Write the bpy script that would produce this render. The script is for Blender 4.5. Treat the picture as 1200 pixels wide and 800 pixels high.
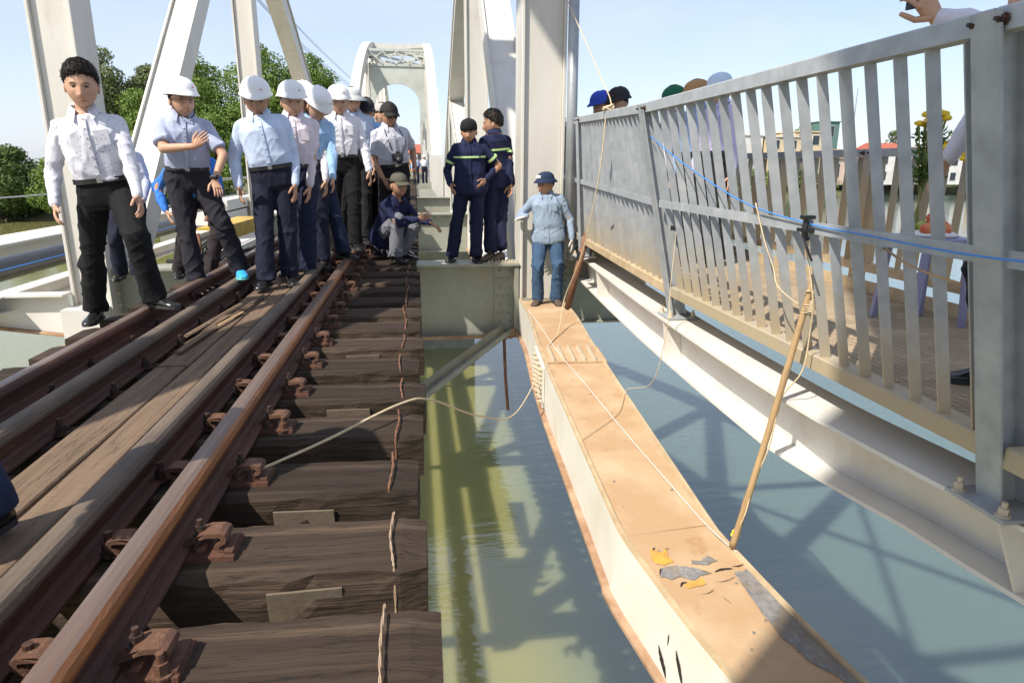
import bpy, bmesh, math, random
import numpy as np
from mathutils import Vector, Matrix, Euler, noise
R_ = math.radians
scene = bpy.context.scene
for o in list(bpy.data.objects): bpy.data.objects.remove(o)
col = scene.collection
random.seed(7)
# ------------------------------------------------------------ camera
cam_d = bpy.data.cameras.new('camera'); cam = bpy.data.objects.new('camera', cam_d); col.objects.link(cam)
cam_d.sensor_width = 36; cam_d.lens = 23.4; cam_d.clip_start = .05; cam_d.clip_end = 5000
cam.matrix_world = Matrix(((0.99031815, 0.02939196, -0.13566899, 0), (-0.13867192, 0.25402732, -0.95720438, 0),
                           (0.00632952, 0.96675035, 0.2556437, 0.97), (0, 0, 0, 1)))
scene.camera = cam
# ------------------------------------------------------------ light
SUN = Vector((-.66, -.52, 1.0)).normalized()
el = math.asin(SUN.z); az = math.atan2(SUN.x, SUN.y)
world = bpy.data.worlds.new('World'); scene.world = world; world.use_nodes = True
wn = world.node_tree; bg = wn.nodes['Background']
sky = wn.nodes.new('ShaderNodeTexSky'); sky.sky_type = 'NISHITA'; sky.sun_disc = False
sky.sun_elevation = el; sky.sun_rotation = az; sky.air_density = 1.0; sky.dust_density = .8; sky.ozone_density = 1.6
wn.links.new(sky.outputs[0], bg.inputs[0]); bg.inputs[1].default_value = .12
# thin high cloud veil over the whole sky
tc = wn.nodes.new('ShaderNodeTexCoord'); mp = wn.nodes.new('ShaderNodeMapping'); mp.inputs['Scale'].default_value = (1.1, 1.1, 3.2)
nz = wn.nodes.new('ShaderNodeTexNoise'); nz.inputs['Scale'].default_value = 2.1; nz.inputs['Detail'].default_value = 7; nz.inputs['Roughness'].default_value = .55
rp = wn.nodes.new('ShaderNodeValToRGB'); rp.color_ramp.elements[0].position = .40; rp.color_ramp.elements[0].color = (.38, .38, .38, 1)
rp.color_ramp.elements[1].position = .72; rp.color_ramp.elements[1].color = (.72, .72, .72, 1)
mxs = wn.nodes.new('ShaderNodeMixRGB'); mxs.inputs[2].default_value = (4.9, 5.3, 6.6, 1)
wn.links.new(tc.outputs['Generated'], mp.inputs[0]); wn.links.new(mp.outputs[0], nz.inputs[0]); wn.links.new(nz.outputs[0], rp.inputs[0])
wn.links.new(rp.outputs[0], mxs.inputs[0]); wn.links.new(sky.outputs[0], mxs.inputs[1]); wn.links.new(mxs.outputs[0], bg.inputs[0])
sd = bpy.data.lights.new('sun', 'SUN'); so = bpy.data.objects.new('sun', sd); col.objects.link(so)
sd.energy = 4.8; sd.angle = R_(.53); sd.color = (1, .93, .82)
so.rotation_euler = SUN.to_track_quat('Z', 'Y').to_euler()
scene.view_settings.view_transform = 'Standard'; scene.view_settings.look = 'None'
scene.view_settings.gamma = 1; scene.view_settings.use_curve_mapping = False
scene.view_settings.exposure = .58
scene.render.engine = 'CYCLES'
# ------------------------------------------------------------ materials
def mat(name, base, rough=.6, metal=0, c2=None, scale=6, stretch=(1, 1, 1), detail=5, lo=.35, hi=.65, bump=0, bscale=None,
        c3=None, s3=2, lo3=.55, hi3=.7, rough2=None, bstretch=None, coord='Object', spec=.5):
    m = bpy.data.materials.new(name); m.use_nodes = True
    nt = m.node_tree; b = nt.nodes['Principled BSDF']; N = nt.nodes.new; L = nt.links.new
    b.inputs['Base Color'].default_value = (*base, 1); b.inputs['Roughness'].default_value = rough; b.inputs['Metallic'].default_value = metal
    b.inputs['Specular IOR Level'].default_value = spec
    tcn = N('ShaderNodeTexCoord'); src = tcn.outputs['Object']
    if coord == 'World':
        g = N('ShaderNodeNewGeometry'); src = g.outputs['Position']
    def nz_(sc, st, det, rg=.55):
        mpn = N('ShaderNodeMapping'); mpn.inputs['Scale'].default_value = st; L(src, mpn.inputs[0])
        n = N('ShaderNodeTexNoise'); n.inputs['Scale'].default_value = sc; n.inputs['Detail'].default_value = det; n.inputs['Roughness'].default_value = rg
        L(mpn.outputs[0], n.inputs['Vector']); return n.outputs['Fac']
    cur = None
    if c2:
        r = N('ShaderNodeValToRGB'); r.color_ramp.elements[0].position = lo; r.color_ramp.elements[1].position = hi
        r.color_ramp.elements[0].color = (*base, 1); r.color_ramp.elements[1].color = (*c2, 1)
        f1 = nz_(scale, stretch, detail); L(f1, r.inputs[0]); cur = r.outputs[0]
        if rough2 is not None:
            mr = N('ShaderNodeMapRange'); mr.inputs[1].default_value = lo; mr.inputs[2].default_value = hi; mr.inputs[3].default_value = rough; mr.inputs[4].default_value = rough2
            L(f1, mr.inputs[0]); L(mr.outputs[0], b.inputs['Roughness'])
    if c3:
        r3 = N('ShaderNodeValToRGB'); r3.color_ramp.elements[0].position = lo3; r3.color_ramp.elements[1].position = hi3
        L(nz_(s3, stretch, 6, .6), r3.inputs[0])
        mx = N('ShaderNodeMixRGB'); mx.inputs[2].default_value = (*c3, 1)
        if cur: L(cur, mx.inputs[1])
        else: mx.inputs[1].default_value = (*base, 1)
        L(r3.outputs[0], mx.inputs[0]); cur = mx.outputs[0]
    if cur: L(cur, b.inputs['Base Color'])
    if bump:
        bn = N('ShaderNodeBump'); bn.inputs['Strength'].default_value = min(1, bump); bn.inputs['Distance'].default_value = .01
        L(nz_(bscale or scale * 4, bstretch or stretch, 6, .6), bn.inputs['Height']); L(bn.outputs[0], b.inputs['Normal'])
    return m
def dust_by_height(m, z0, z1, dust, amount=.9, sc=9):
    """dust settled on the lower part of a thing: mixes dust colour between world heights z0 (full) and z1 (none)"""
    nt = m.node_tree; b = nt.nodes['Principled BSDF']; N = nt.nodes.new; L = nt.links.new
    g = N('ShaderNodeNewGeometry'); sx = N('ShaderNodeSeparateXYZ'); L(g.outputs['Position'], sx.inputs[0])
    n = N('ShaderNodeTexNoise'); n.inputs['Scale'].default_value = sc; n.inputs['Detail'].default_value = 5; L(g.outputs['Position'], n.inputs['Vector'])
    ad = N('ShaderNodeMath'); ad.operation = 'MULTIPLY_ADD'; ad.inputs[1].default_value = (z1 - z0) * .9; L(n.outputs[0], ad.inputs[0]); L(sx.outputs['Z'], ad.inputs[2])
    mr = N('ShaderNodeMapRange'); mr.inputs[1].default_value = z0 + (z1 - z0) * .45; mr.inputs[2].default_value = z1 + (z1 - z0) * .45; mr.inputs[3].default_value = amount; mr.inputs[4].default_value = 0
    L(ad.outputs[0], mr.inputs[0])
    mx = N('ShaderNodeMixRGB'); mx.inputs[2].default_value = (*dust, 1); L(mr.outputs[0], mx.inputs[0])
    old = b.inputs['Base Color'].links
    if old: L(old[0].from_socket, mx.inputs[1])
    else: mx.inputs[1].default_value = b.inputs['Base Color'].default_value
    L(mx.outputs[0], b.inputs['Base Color']); return m
M = {}
M['steel_white'] = mat('white_painted_steel', (.60, .575, .52), .45, c2=(.52, .49, .43), scale=1.6, lo=.4, hi=.75, stretch=(1.6, 1.6, .4), c3=(.40, .31, .21), s3=1.5, lo3=.58, hi3=.85, bump=.12, bscale=40)
M['steel_grey'] = mat('grey_painted_steel', (.30, .305, .255), .5, c2=(.235, .235, .19), scale=3, lo=.35, hi=.7, c3=(.33, .25, .15), s3=2.3, lo3=.6, hi3=.8, bump=.15, bscale=30)
M['steel_pale'] = mat('pale_grey_green_steel', (.47, .49, .45), .5, c2=(.38, .40, .36), scale=1.2, lo=.4, hi=.7)
M['beam_white'] = mat('chalky_white_beam_paint', (.66, .64, .60), .5, c2=(.58, .545, .48), scale=2.2, lo=.4, hi=.75, c3=(.50, .38, .24), s3=3, lo3=.64, hi3=.86, bump=.12, bscale=45)
M['dust_orange'] = mat('orange_dust_on_steel', (.395, .255, .14), .85, c2=(.50, .365, .23), scale=2.6, lo=.42, hi=.72, c3=(.31, .17, .08), s3=5, lo3=.6, hi3=.78, bump=.25, bscale=70, coord='World')
M['rust_edge'] = mat('rusty_flange_edge', (.27, .15, .085), .8, c2=(.40, .27, .17), scale=8, bump=.3)
M['rust'] = mat('dark_rust', (.115, .048, .027), .72, c2=(.075, .033, .022), scale=9, lo=.35, hi=.7, c3=(.20, .085, .04), s3=22, lo3=.55, hi3=.75, bump=.45, bscale=120)
M['rail_web'] = mat('rail_web_rust', (.092, .036, .022), .7, c2=(.062, .026, .018), scale=9, stretch=(1, .25, 1), c3=(.15, .060, .032), s3=14, lo3=.56, hi3=.74, bump=.45, bscale=110)
M['rail_side'] = mat('rail_head_side_rust', (.32, .122, .04), .40, .15, c2=(.20, .078, .032), scale=14, stretch=(1, .18, 1), lo=.35, hi=.7, c3=(.40, .19, .08), s3=30, lo3=.58, hi3=.75, bump=.3, bscale=150)
M['rail_top'] = mat('worn_rail_top', (.145, .098, .074), .38, .35, c2=(.205, .145, .115), scale=20, stretch=(3, .12, 1), lo=.35, hi=.7, c3=(.19, .115, .075), s3=16, lo3=.55, hi3=.72, rough2=.34, bump=.12, bscale=160)
M['guard_top'] = mat('dusty_guard_rail_top', (.135, .10, .072), .75, c2=(.085, .064, .048), scale=10, stretch=(1, .3, 1), c3=(.12, .105, .09), s3=7, lo3=.58, hi3=.74, bump=.3, bscale=90)
M['clip'] = mat('clip_rust', (.125, .057, .030), .7, c2=(.08, .036, .022), scale=25, c3=(.20, .115, .065), s3=40, lo3=.55, hi3=.75, bump=.5, bscale=160)
M['nut'] = mat('dark_nut', (.035, .028, .026), .5, .3, c2=(.10, .05, .03), scale=40)
M['bracket'] = mat('dusty_bracket_plate', (.15, .12, .085), .8, c2=(.11, .085, .06), scale=14, c3=(.16, .09, .05), s3=20, lo3=.62, hi3=.8, bump=.2)
M['galv_clean'] = mat('galvanised_post_steel', (.37, .395, .41), .5, .15, c2=(.29, .31, .325), scale=13, lo=.3, hi=.72, c3=(.43, .45, .46), s3=5, lo3=.5, hi3=.72, rough2=.6, bump=.08, bscale=60, coord='World')
M['galv'] = mat('galvanised_steel', (.37, .395, .41), .5, .15, c2=(.29, .31, .325), scale=13, lo=.3, hi=.72, c3=(.43, .45, .46), s3=5, lo3=.5, hi3=.72, rough2=.6, bump=.08, bscale=60, coord='World')
dust_by_height(M['galv'], .10, .52, (.42, .335, .205), .9)
M['galv_pole'] = mat('galvanised_pole', (.36, .38, .39), .45, .4, c2=(.29, .31, .32), scale=9, coord='World')
M['galv_far'] = mat('dusty_galvanised_far_rail', (.30, .30, .285), .6, .1, c2=(.23, .225, .2), scale=11, lo=.3, hi=.7, coord='World')
dust_by_height(M['galv_far'], .55, 1.25, (.45, .32, .17), .95)
M['deckplate'] = mat('dusty_checker_plate', (.36, .275, .175), .85, c2=(.27, .205, .13), scale=2.6, lo=.35, hi=.65, c3=(.43, .335, .22), s3=6, lo3=.5, hi3=.7, bump=.35, bscale=60, coord='World')
M['sand'] = mat('dusty_tan_rail', (.48, .37, .23), .85, c2=(.38, .28, .165), scale=9, bump=.2, coord='World')
def timber(name, a, b_, c, sc=1.0, seedstretch=(.35, 7, 7)):
    m = mat(name, a, .85, c2=b_, scale=3.2 * sc, stretch=seedstretch, lo=.32, hi=.68, detail=9, c3=c, s3=2.2, lo3=.52, hi3=.72, bump=.9, bscale=9 * sc, bstretch=(.45, 8, 8), spec=.25)
    nt = m.node_tree; N = nt.nodes.new; L = nt.links.new; b = nt.nodes['Principled BSDF']
    oi = N('ShaderNodeObjectInfo'); hs = N('ShaderNodeHueSaturation'); mr = N('ShaderNodeMapRange')
    mr.inputs[3].default_value = .72; mr.inputs[4].default_value = 1.35; L(oi.outputs['Random'], mr.inputs[0]); L(mr.outputs[0], hs.inputs['Value'])
    s = b.inputs['Base Color'].links[0].from_socket; L(s, hs.inputs['Color'])
    # grain cracks
    mpn = N('ShaderNodeMapping'); mpn.inputs['Scale'].default_value = tuple(v * .9 for v in seedstretch); tcn = N('ShaderNodeTexCoord'); L(tcn.outputs['Object'], mpn.inputs[0])
    va = N('ShaderNodeVectorMath'); va.operation = 'ADD'; cx = N('ShaderNodeCombineXYZ'); mu = N('ShaderNodeMath'); mu.operation = 'MULTIPLY'; mu.inputs[1].default_value = 37
    L(oi.outputs['Random'], mu.inputs[0]); [L(mu.outputs[0], cx.inputs[i]) for i in range(3)]; L(mpn.outputs[0], va.inputs[0]); L(cx.outputs[0], va.inputs[1])
    n = N('ShaderNodeTexNoise'); n.inputs['Scale'].default_value = 4.2; n.inputs['Detail'].default_value = 6; L(va.outputs[0], n.inputs['Vector'])
    r = N('ShaderNodeValToRGB'); e = r.color_ramp.elements; e[0].position = .485; e[0].color = (1, 1, 1, 1); e[1].position = .5; e[1].color = (.3, .3, .3, 1)
    e2 = r.color_ramp.elements.new(.515); e2.color = (1, 1, 1, 1); L(n.outputs[0], r.inputs[0])
    mx = N('ShaderNodeMixRGB'); mx.blend_type = 'MULTIPLY'; mx.inputs[0].default_value = .8; L(hs.outputs[0], mx.inputs[1]); L(r.outputs[0], mx.inputs[2])
    L(mx.outputs[0], b.inputs['Base Color']); return m
M['sleeper'] = timber('weathered_sleeper_timber', (.023, .0155, .011), (.047, .032, .022), (.090, .062, .042))
M['plank'] = timber('dry_walk_plank', (.115, .078, .052), (.165, .115, .076), (.085, .060, .043), 1, (7, .35, 7))
M['wire_tan'] = mat('twisted_wire', (.38, .27, .18), .6)
M['wire_rust'] = mat('rusty_wire', (.20, .09, .05), .7)
M['rope'] = mat('hemp_rope', (.58, .47, .31), .9, c2=(.46, .36, .22), scale=60)
M['bamboo'] = mat('dry_bamboo', (.43, .29, .145), .6, c2=(.33, .215, .105), scale=7, stretch=(1, 1, .3), c3=(.25, .16, .09), s3=9, lo3=.6, hi3=.75)
M['black'] = mat('black_plastic', (.016, .016, .018), .45)
M['blue_line'] = mat('blue_nylon_line', (.045, .22, .62), .5)
M['pipe_black'] = mat('black_pe_pipe', (.02, .021, .024), .38, c2=(.035, .035, .037), scale=5)
M['pipe_rust'] = mat('rusty_scaffold_pipe', (.20, .085, .04), .7, c2=(.12, .06, .04), scale=12, c3=(.34, .20, .11), s3=9)
M['yellow'] = mat('yellow_paint', (.56, .37, .06), .55, c2=(.42, .27, .06), scale=4)
M['grey_metal'] = mat('dull_grey_sheet', (.30, .31, .31), .5, .2, c2=(.22, .22, .21), scale=5)
M['concrete'] = mat('weathered_concrete', (.24, .235, .18), .9, c2=(.17, .165, .12), scale=2, bump=.3)
M['peel_grey'] = mat('bare_grey_primer', (.15, .145, .145), .6, c2=(.24, .23, .225), scale=30, c3=(.20, .15, .09), s3=7, lo3=.5, hi3=.68, bump=.3, coord='World')
M['peel_yellow'] = mat('old_yellow_primer', (.58, .32, .05), .7, c2=(.42, .23, .06), scale=20, coord='World')
M['crack'] = mat('dark_open_crack', (.012, .010, .009), .9)

# ------------------------------------------------------------ helpers
def link(o):
    col.objects.link(o); return o
def tag(o, label=None, cat=None, group=None, kind=None):
    if label: o['label'] = label
    if cat: o['category'] = cat
    if group: o['group'] = group
    if kind: o['kind'] = kind
    return o
def empty(name, loc=(0, 0, 0), rz=0, label=None, cat=None, group=None):
    o = bpy.data.objects.new(name, None); link(o); o.location = loc; o.rotation_euler = (0, 0, rz); o.empty_display_size = .1
    return tag(o, label, cat, group)
def perp(d):
    d = Vector(d).normalized(); a = Vector((0, 0, 1)) if abs(d.z) < .9 else Vector((1, 0, 0))
    u = d.cross(a).normalized(); return u, d.cross(u).normalized()
class MB:
    def __init__(s): s.v = []; s.f = []; s.m = []
    def add(s, vs, fs, mi=0):
        n = len(s.v); s.v += [tuple(p) for p in vs]; s.f += [tuple(i + n for i in f) for f in fs]; s.m += [mi] * len(fs); return s
    def box(s, lo, hi, mi=0, mtx=None):
        vs = [Vector((x, y, z)) for x in (lo[0], hi[0]) for y in (lo[1], hi[1]) for z in (lo[2], hi[2])]
        if mtx is not None: vs = [mtx @ p for p in vs]
        return s.add(vs, [(0, 1, 3, 2), (4, 6, 7, 5), (0, 4, 5, 1), (2, 3, 7, 6), (0, 2, 6, 4), (1, 5, 7, 3)], mi)
    def bar(s, a, b, w, h, up=(0, 0, 1), mi=0):
        """rectangular bar from a to b; w across, h along up"""
        a = Vector(a); b = Vector(b); d = (b - a).normalized(); r = d.cross(Vector(up)).normalized(); u = r.cross(d)
        vs = [p + r * (w / 2 * i) + u * (h / 2 * j) for p in (a, b) for i, j in ((-1, -1), (1, -1), (1, 1), (-1, 1))]
        return s.add(vs, [(0, 3, 2, 1), (4, 5, 6, 7), (0, 1, 5, 4), (1, 2, 6, 5), (2, 3, 7, 6), (3, 0, 4, 7)], mi)
    def sweep(s, path, prof, mis=None, up=(0, 0, 1), closed=True, caps=True):
        """profile [(across, up)] swept along path; profile stays upright"""
        path = [Vector(p) for p in path]; n = len(prof); up = Vector(up); rings = []
        for i, p in enumerate(path):
            d = (path[min(i + 1, len(path) - 1)] - path[max(i - 1, 0)]).normalized(); r = d.cross(up).normalized(); u = r.cross(d)
            rings.append([p + r * a + u * b for a, b in prof])
        base = len(s.v); s.v += [tuple(q) for rg in rings for q in rg]
        for i in range(len(path) - 1):
            for j in range(n if closed else n - 1):
                k = (j + 1) % n
                s.f.append((base + i * n + j, base + i * n + k, base + (i + 1) * n + k, base + (i + 1) * n + j)); s.m.append(mis[j] if mis else 0)
        if caps and closed:
            s.f.append(tuple(base + j for j in reversed(range(n)))); s.m.append(mis[min(3, n - 1)] if mis else 0)
            s.f.append(tuple(base + (len(path) - 1) * n + j for j in range(n))); s.m.append(mis[min(3, n - 1)] if mis else 0)
        return s
    def tube(s, pts, rad, n=8, mi=0, caps=True, flat=1.0):
        pts = [Vector(p) for p in pts]; k = len(pts); rs = rad if hasattr(rad, '__len__') else [rad] * k
        base = len(s.v); u = None
        for i, p in enumerate(pts):
            d = (pts[min(i + 1, k - 1)] - pts[max(i - 1, 0)])
            d = d.normalized() if d.length > 1e-9 else Vector((0, 0, 1))
            if u is None: u, _ = perp(d)
            u = (u - d * u.dot(d)).normalized(); w = d.cross(u)
            for j in range(n):
                a = 2 * math.pi * j / n; s.v.append(tuple(p + (u * math.cos(a) + w * math.sin(a) * flat) * rs[i]))
        for i in range(k - 1):
            for j in range(n):
                q = (j + 1) % n; s.f.append((base + i * n + j, base + i * n + q, base + (i + 1) * n + q, base + (i + 1) * n + j)); s.m.append(mi)
        if caps:
            s.f.append(tuple(base + j for j in reversed(range(n)))); s.m.append(mi); s.f.append(tuple(base + (k - 1) * n + j for j in range(n))); s.m.append(mi)
        return s
    def capsule(s, a, b, ra, rb, n=12, mi=0):
        """tapered, round-ended, closed"""
        a = Vector(a); b = Vector(b); d = (b - a).normalized(); pts = []; rr = []
        for t in (85, 60, 30, 0): pts.append(a - d * ra * math.sin(R_(t))); rr.append(ra * math.cos(R_(t)))
        for t in (0, 30, 60, 85): pts.append(b + d * rb * math.sin(R_(t))); rr.append(rb * math.cos(R_(t)))
        return s.tube(pts, rr, n, mi)
    def ell(s, c, r, n=16, k=10, mi=0, mtx=None, zlo=-1, zhi=1):
        c = Vector(c); base = len(s.v); rows = []
        a0 = math.asin(max(-1, zlo)); a1 = math.asin(min(1, zhi))
        for i in range(k + 1):
            t = a0 + (a1 - a0) * i / k
            t = max(-math.pi / 2 + .02, min(math.pi / 2 - .02, t))
            for j in range(n):
                q = 2 * math.pi * j / n
                p = Vector((r[0] * math.cos(t) * math.cos(q), r[1] * math.cos(t) * math.sin(q), r[2] * math.sin(t)))
                if mtx is not None: p = mtx @ p
                s.v.append(tuple(c + p))
        for i in range(k):
            for j in range(n):
                q = (j + 1) % n; s.f.append((base + i * n + j, base + i * n + q, base + (i + 1) * n + q, base + (i + 1) * n + j)); s.m.append(mi)
        s.f.append(tuple(base + j for j in reversed(range(n)))); s.m.append(mi); s.f.append(tuple(base + k * n + j for j in range(n))); s.m.append(mi)
        return s
    def loft(s, rings, mi=0):
        n = len(rings[0]); base = len(s.v)
        for r in rings: s.v += [tuple(p) for p in r]
        for i in range(len(rings) - 1):
            for j in range(n):
                q = (j + 1) % n; s.f.append((base + i * n + j, base + i * n + q, base + (i + 1) * n + q, base + (i + 1) * n + j)); s.m.append(mi)
        s.f.append(tuple(base + j for j in reversed(range(n)))); s.m.append(mi)
        s.f.append(tuple(base + (len(rings) - 1) * n + j for j in range(n))); s.m.append(mi); return s
    def mesh(s, name, mats, smooth=False, off=None):
        me = bpy.data.meshes.new(name)
        vs = s.v if off is None else [(x - off[0], y - off[1], z - off[2]) for x, y, z in s.v]
        me.from_pydata(vs, [], s.f)
        for m_ in (mats if isinstance(mats, (list, tuple)) else [mats]): me.materials.append(M[m_] if isinstance(m_, str) else m_)
        me.polygons.foreach_set('material_index', s.m)
        if smooth: me.polygons.foreach_set('use_smooth', [True] * len(me.polygons))
        me.update(); return me
    def build(s, name, mats, parent=None, smooth=False, local=False, bevel=0):
        off = None
        if parent is not None and not local: off = world_loc(parent)
        o = link(bpy.data.objects.new(name, s.mesh(name, mats, smooth, off))); o.parent = parent
        if bevel:
            b = o.modifiers.new('bevel', 'BEVEL'); b.width = bevel; b.segments = 2; b.limit_method = 'ANGLE'; b.angle_limit = R_(40)
        return o
def world_loc(o):
    l = Vector((0, 0, 0))
    while o is not None: l = l + o.location; o = o.parent
    return l
def inst(name, me, parent, loc, rot=(0, 0, 0), scale=None):
    o = link(bpy.data.objects.new(name, me)); o.parent = parent; o.location = loc; o.rotation_euler = rot
    if scale: o.scale = scale
    return o
def bez(pts, n=8):
    """smooth curve (Catmull-Rom) through points"""
    P = [Vector(p) for p in pts]; out = []
    for i in range(len(P) - 1):
        p0 = P[max(i - 1, 0)]; p1 = P[i]; p2 = P[i + 1]; p3 = P[min(i + 2, len(P) - 1)]
        for k in range(n):
            t = k / n; out.append(.5 * ((2 * p1) + (p2 - p0) * t + (2 * p0 - 5 * p1 + 4 * p2 - p3) * t * t + (3 * p1 - p0 - 3 * p2 + p3) * t ** 3))
    out.append(P[-1]); return out
def bolt_mesh(name, r, h, mats=('nut',), washer=True):
    m = MB()
    if washer: m.tube([(0, 0, 0), (0, 0, h * .15)], r * 1.45, 10)
    m.tube([(0, 0, h * .15), (0, 0, h * .7)], r, 6); m.tube([(0, 0, h * .7), (0, 0, h * 1.15)], r * .55, 8)
    return m.mesh(name, list(mats))
# ============================================================ water and banks
WZ = -9.0
def water_mat():
    m = bpy.data.materials.new('turbid_river_water'); m.use_nodes = True; nt = m.node_tree; N = nt.nodes.new; L = nt.links.new; b = nt.nodes['Principled BSDF']
    b.inputs['Base Color'].default_value = (.265, .28, .145, 1); b.inputs['Roughness'].default_value = .045; b.inputs['IOR'].default_value = 1.62
    b.inputs['Specular IOR Level'].default_value = 1.0
    b.subsurface_method = 'BURLEY'; b.inputs['Subsurface Weight'].default_value = .85; b.inputs['Subsurface Radius'].default_value = (.55, .60, .50); b.inputs['Subsurface Scale'].default_value = .95   # light spreads in the silty water
    g = N('ShaderNodeNewGeometry')
    def w(sc, st, rot, det):
        mp_ = N('ShaderNodeMapping'); mp_.inputs['Scale'].default_value = st; mp_.inputs['Rotation'].default_value = (0, 0, rot); L(g.outputs['Position'], mp_.inputs[0])
        n = N('ShaderNodeTexNoise'); n.inputs['Scale'].default_value = sc; n.inputs['Detail'].default_value = det; n.inputs['Roughness'].default_value = .5; L(mp_.outputs[0], n.inputs['Vector']); return n.outputs[0]
    a = w(1.5, (.5, 1.7, 1), .12, 3); c = w(5, (.45, 1.6, 1), -.1, 3)
    ad = N('ShaderNodeMath'); ad.operation = 'MULTIPLY_ADD'; ad.inputs[1].default_value = .22; L(c, ad.inputs[0]); L(a, ad.inputs[2])
    bn = N('ShaderNodeBump'); bn.inputs['Strength'].default_value = .13; bn.inputs['Distance'].default_value = .12; L(ad.outputs[0], bn.inputs['Height']); L(bn.outputs[0], b.inputs['Normal'])
    # slow noise that wavers the colour boundary
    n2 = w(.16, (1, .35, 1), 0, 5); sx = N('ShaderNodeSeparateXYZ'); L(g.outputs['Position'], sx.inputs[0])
    # olive under the track; shade and sky reflection painted in as blue-green beyond
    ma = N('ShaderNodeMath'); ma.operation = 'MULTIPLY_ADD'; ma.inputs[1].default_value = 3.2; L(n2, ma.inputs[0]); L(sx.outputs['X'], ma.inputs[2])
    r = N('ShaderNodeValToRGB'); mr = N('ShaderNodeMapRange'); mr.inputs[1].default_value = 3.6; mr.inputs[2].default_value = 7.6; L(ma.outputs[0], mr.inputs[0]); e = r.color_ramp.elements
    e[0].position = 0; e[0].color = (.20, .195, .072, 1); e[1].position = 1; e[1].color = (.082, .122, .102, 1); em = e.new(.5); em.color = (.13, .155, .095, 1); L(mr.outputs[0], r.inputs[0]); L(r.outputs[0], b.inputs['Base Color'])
    return m
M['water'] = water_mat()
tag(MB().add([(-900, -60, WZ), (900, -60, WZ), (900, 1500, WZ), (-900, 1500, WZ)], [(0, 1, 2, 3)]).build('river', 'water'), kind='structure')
M['bank'] = mat('grassy_bank_soil', (.075, .095, .03), .95, c2=(.13, .11, .06), scale=.12, c3=(.05, .075, .02), s3=.5, bump=.5, bscale=2, coord='World')
def shore(x): return 128 - .035 * x if x < 0 else 128 + .75 * x - .0008 * x * x if x < 385 else 298
bm_ = MB(); xs = [-900, -600, -400, -300, -210, -150, -105, -75, -50, -30, -12, 8, 30, 60, 105, 150, 210, 290, 385, 600, 900]
rows = []
for x in xs:
    y0 = shore(x); rows.append([(x, y0 - 2, WZ - .6), (x, y0, WZ + .3 + .25 * math.sin(x)), (x, y0 + 4, WZ + 2.2), (x, y0 + 18, WZ + 3.8), (x, y0 + 90, WZ + 4.6), (x, y0 + 400, WZ + 5.4), (x, 1500, WZ + 6)])
n_ = len(rows[0])
bm_.add([p for r in rows for p in r], [(i * n_ + j, (i + 1) * n_ + j, (i + 1) * n_ + j + 1, i * n_ + j + 1) for i in range(len(xs) - 1) for j in range(n_ - 1)])
tag(bm_.build('riverbank', 'bank', smooth=True), kind='structure')

# ============================================================ railway track
track = empty('railway_track', (-1.18, 6, -.16), label='rusty railway track on dark timber sleepers crossing the damaged bridge', cat='railway track')
X_R, X_L, X_GR, X_GL = -.757, -1.885, -1.005, -1.60
prof = [(-.0335, -.012), (-.028, -.003), (-.014, 0), (.012, 0), (.026, -.004), (.036, -.016), (.041, -.034), (.036, -.050), (.009, -.052), (.0075, -.115), (.02, -.125), (.062, -.132), (.062, -.142),
        (-.062, -.142), (-.062, -.132), (-.02, -.125), (-.0075, -.115), (-.009, -.052), (-.026, -.048), (-.0345, -.038)]
mi_run = [0, 0, 0, 0, 1, 1, 1, 2, 2, 2, 2, 2, 2, 2, 2, 2, 2, 2, 2, 1]
ys_ = [-1.5 + .5 * i for i in range(20)] + [9 + 2 * i for i in range(40)]
def rail(name, x, mats, z=0):
    m = MB(); m.sweep([(x + .004 * math.sin(y * .6 + x), y, z + .003 * math.sin(y * .35)) for y in ys_], prof, mi_run); return m.build(name, mats, track)
rr = rail('running_rail', X_R, ['rail_top', 'rail_side', 'rail_web']); rr['label'] = 'rail with worn shiny top and orange rusty side'
rl = rail('running_rail', X_L, ['rail_top', 'rail_web', 'rail_web'])
gl = rail('guard_rail', X_GL, ['guard_top', 'guard_top', 'rail_web'], -.012); gr_ = rail('guard_rail', X_GR, ['guard_top', 'guard_top', 'rail_web'], -.012)
gl['label'] = gr_['label'] = 'inner guard rail with dull dusty top'
nutm = bolt_mesh('nut', .018, .05, ('nut',)); nutr = bolt_mesh('bolt', .017, .045, ('clip',))
def fishplate(par, x, y, side, n=4):
    m = MB(); m.box((x + side * .010 - .012, y - .3, -.118), (x + side * .030 + .012, y + .3, -.055)); m.build('fishplate', 'rail_web', par, bevel=.004)
    for k in range(n):
        inst('fishplate_bolt', nutm, par, Vector((x + side * .044, y - .225 + k * .15, -.085)) - world_loc(par), (0, R_(90 * side), 0))
fishplate(rr, X_R, 6.9, 1); fishplate(rl, X_L, 6.0, 1); fishplate(rl, X_L, 11.3, 1)
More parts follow.
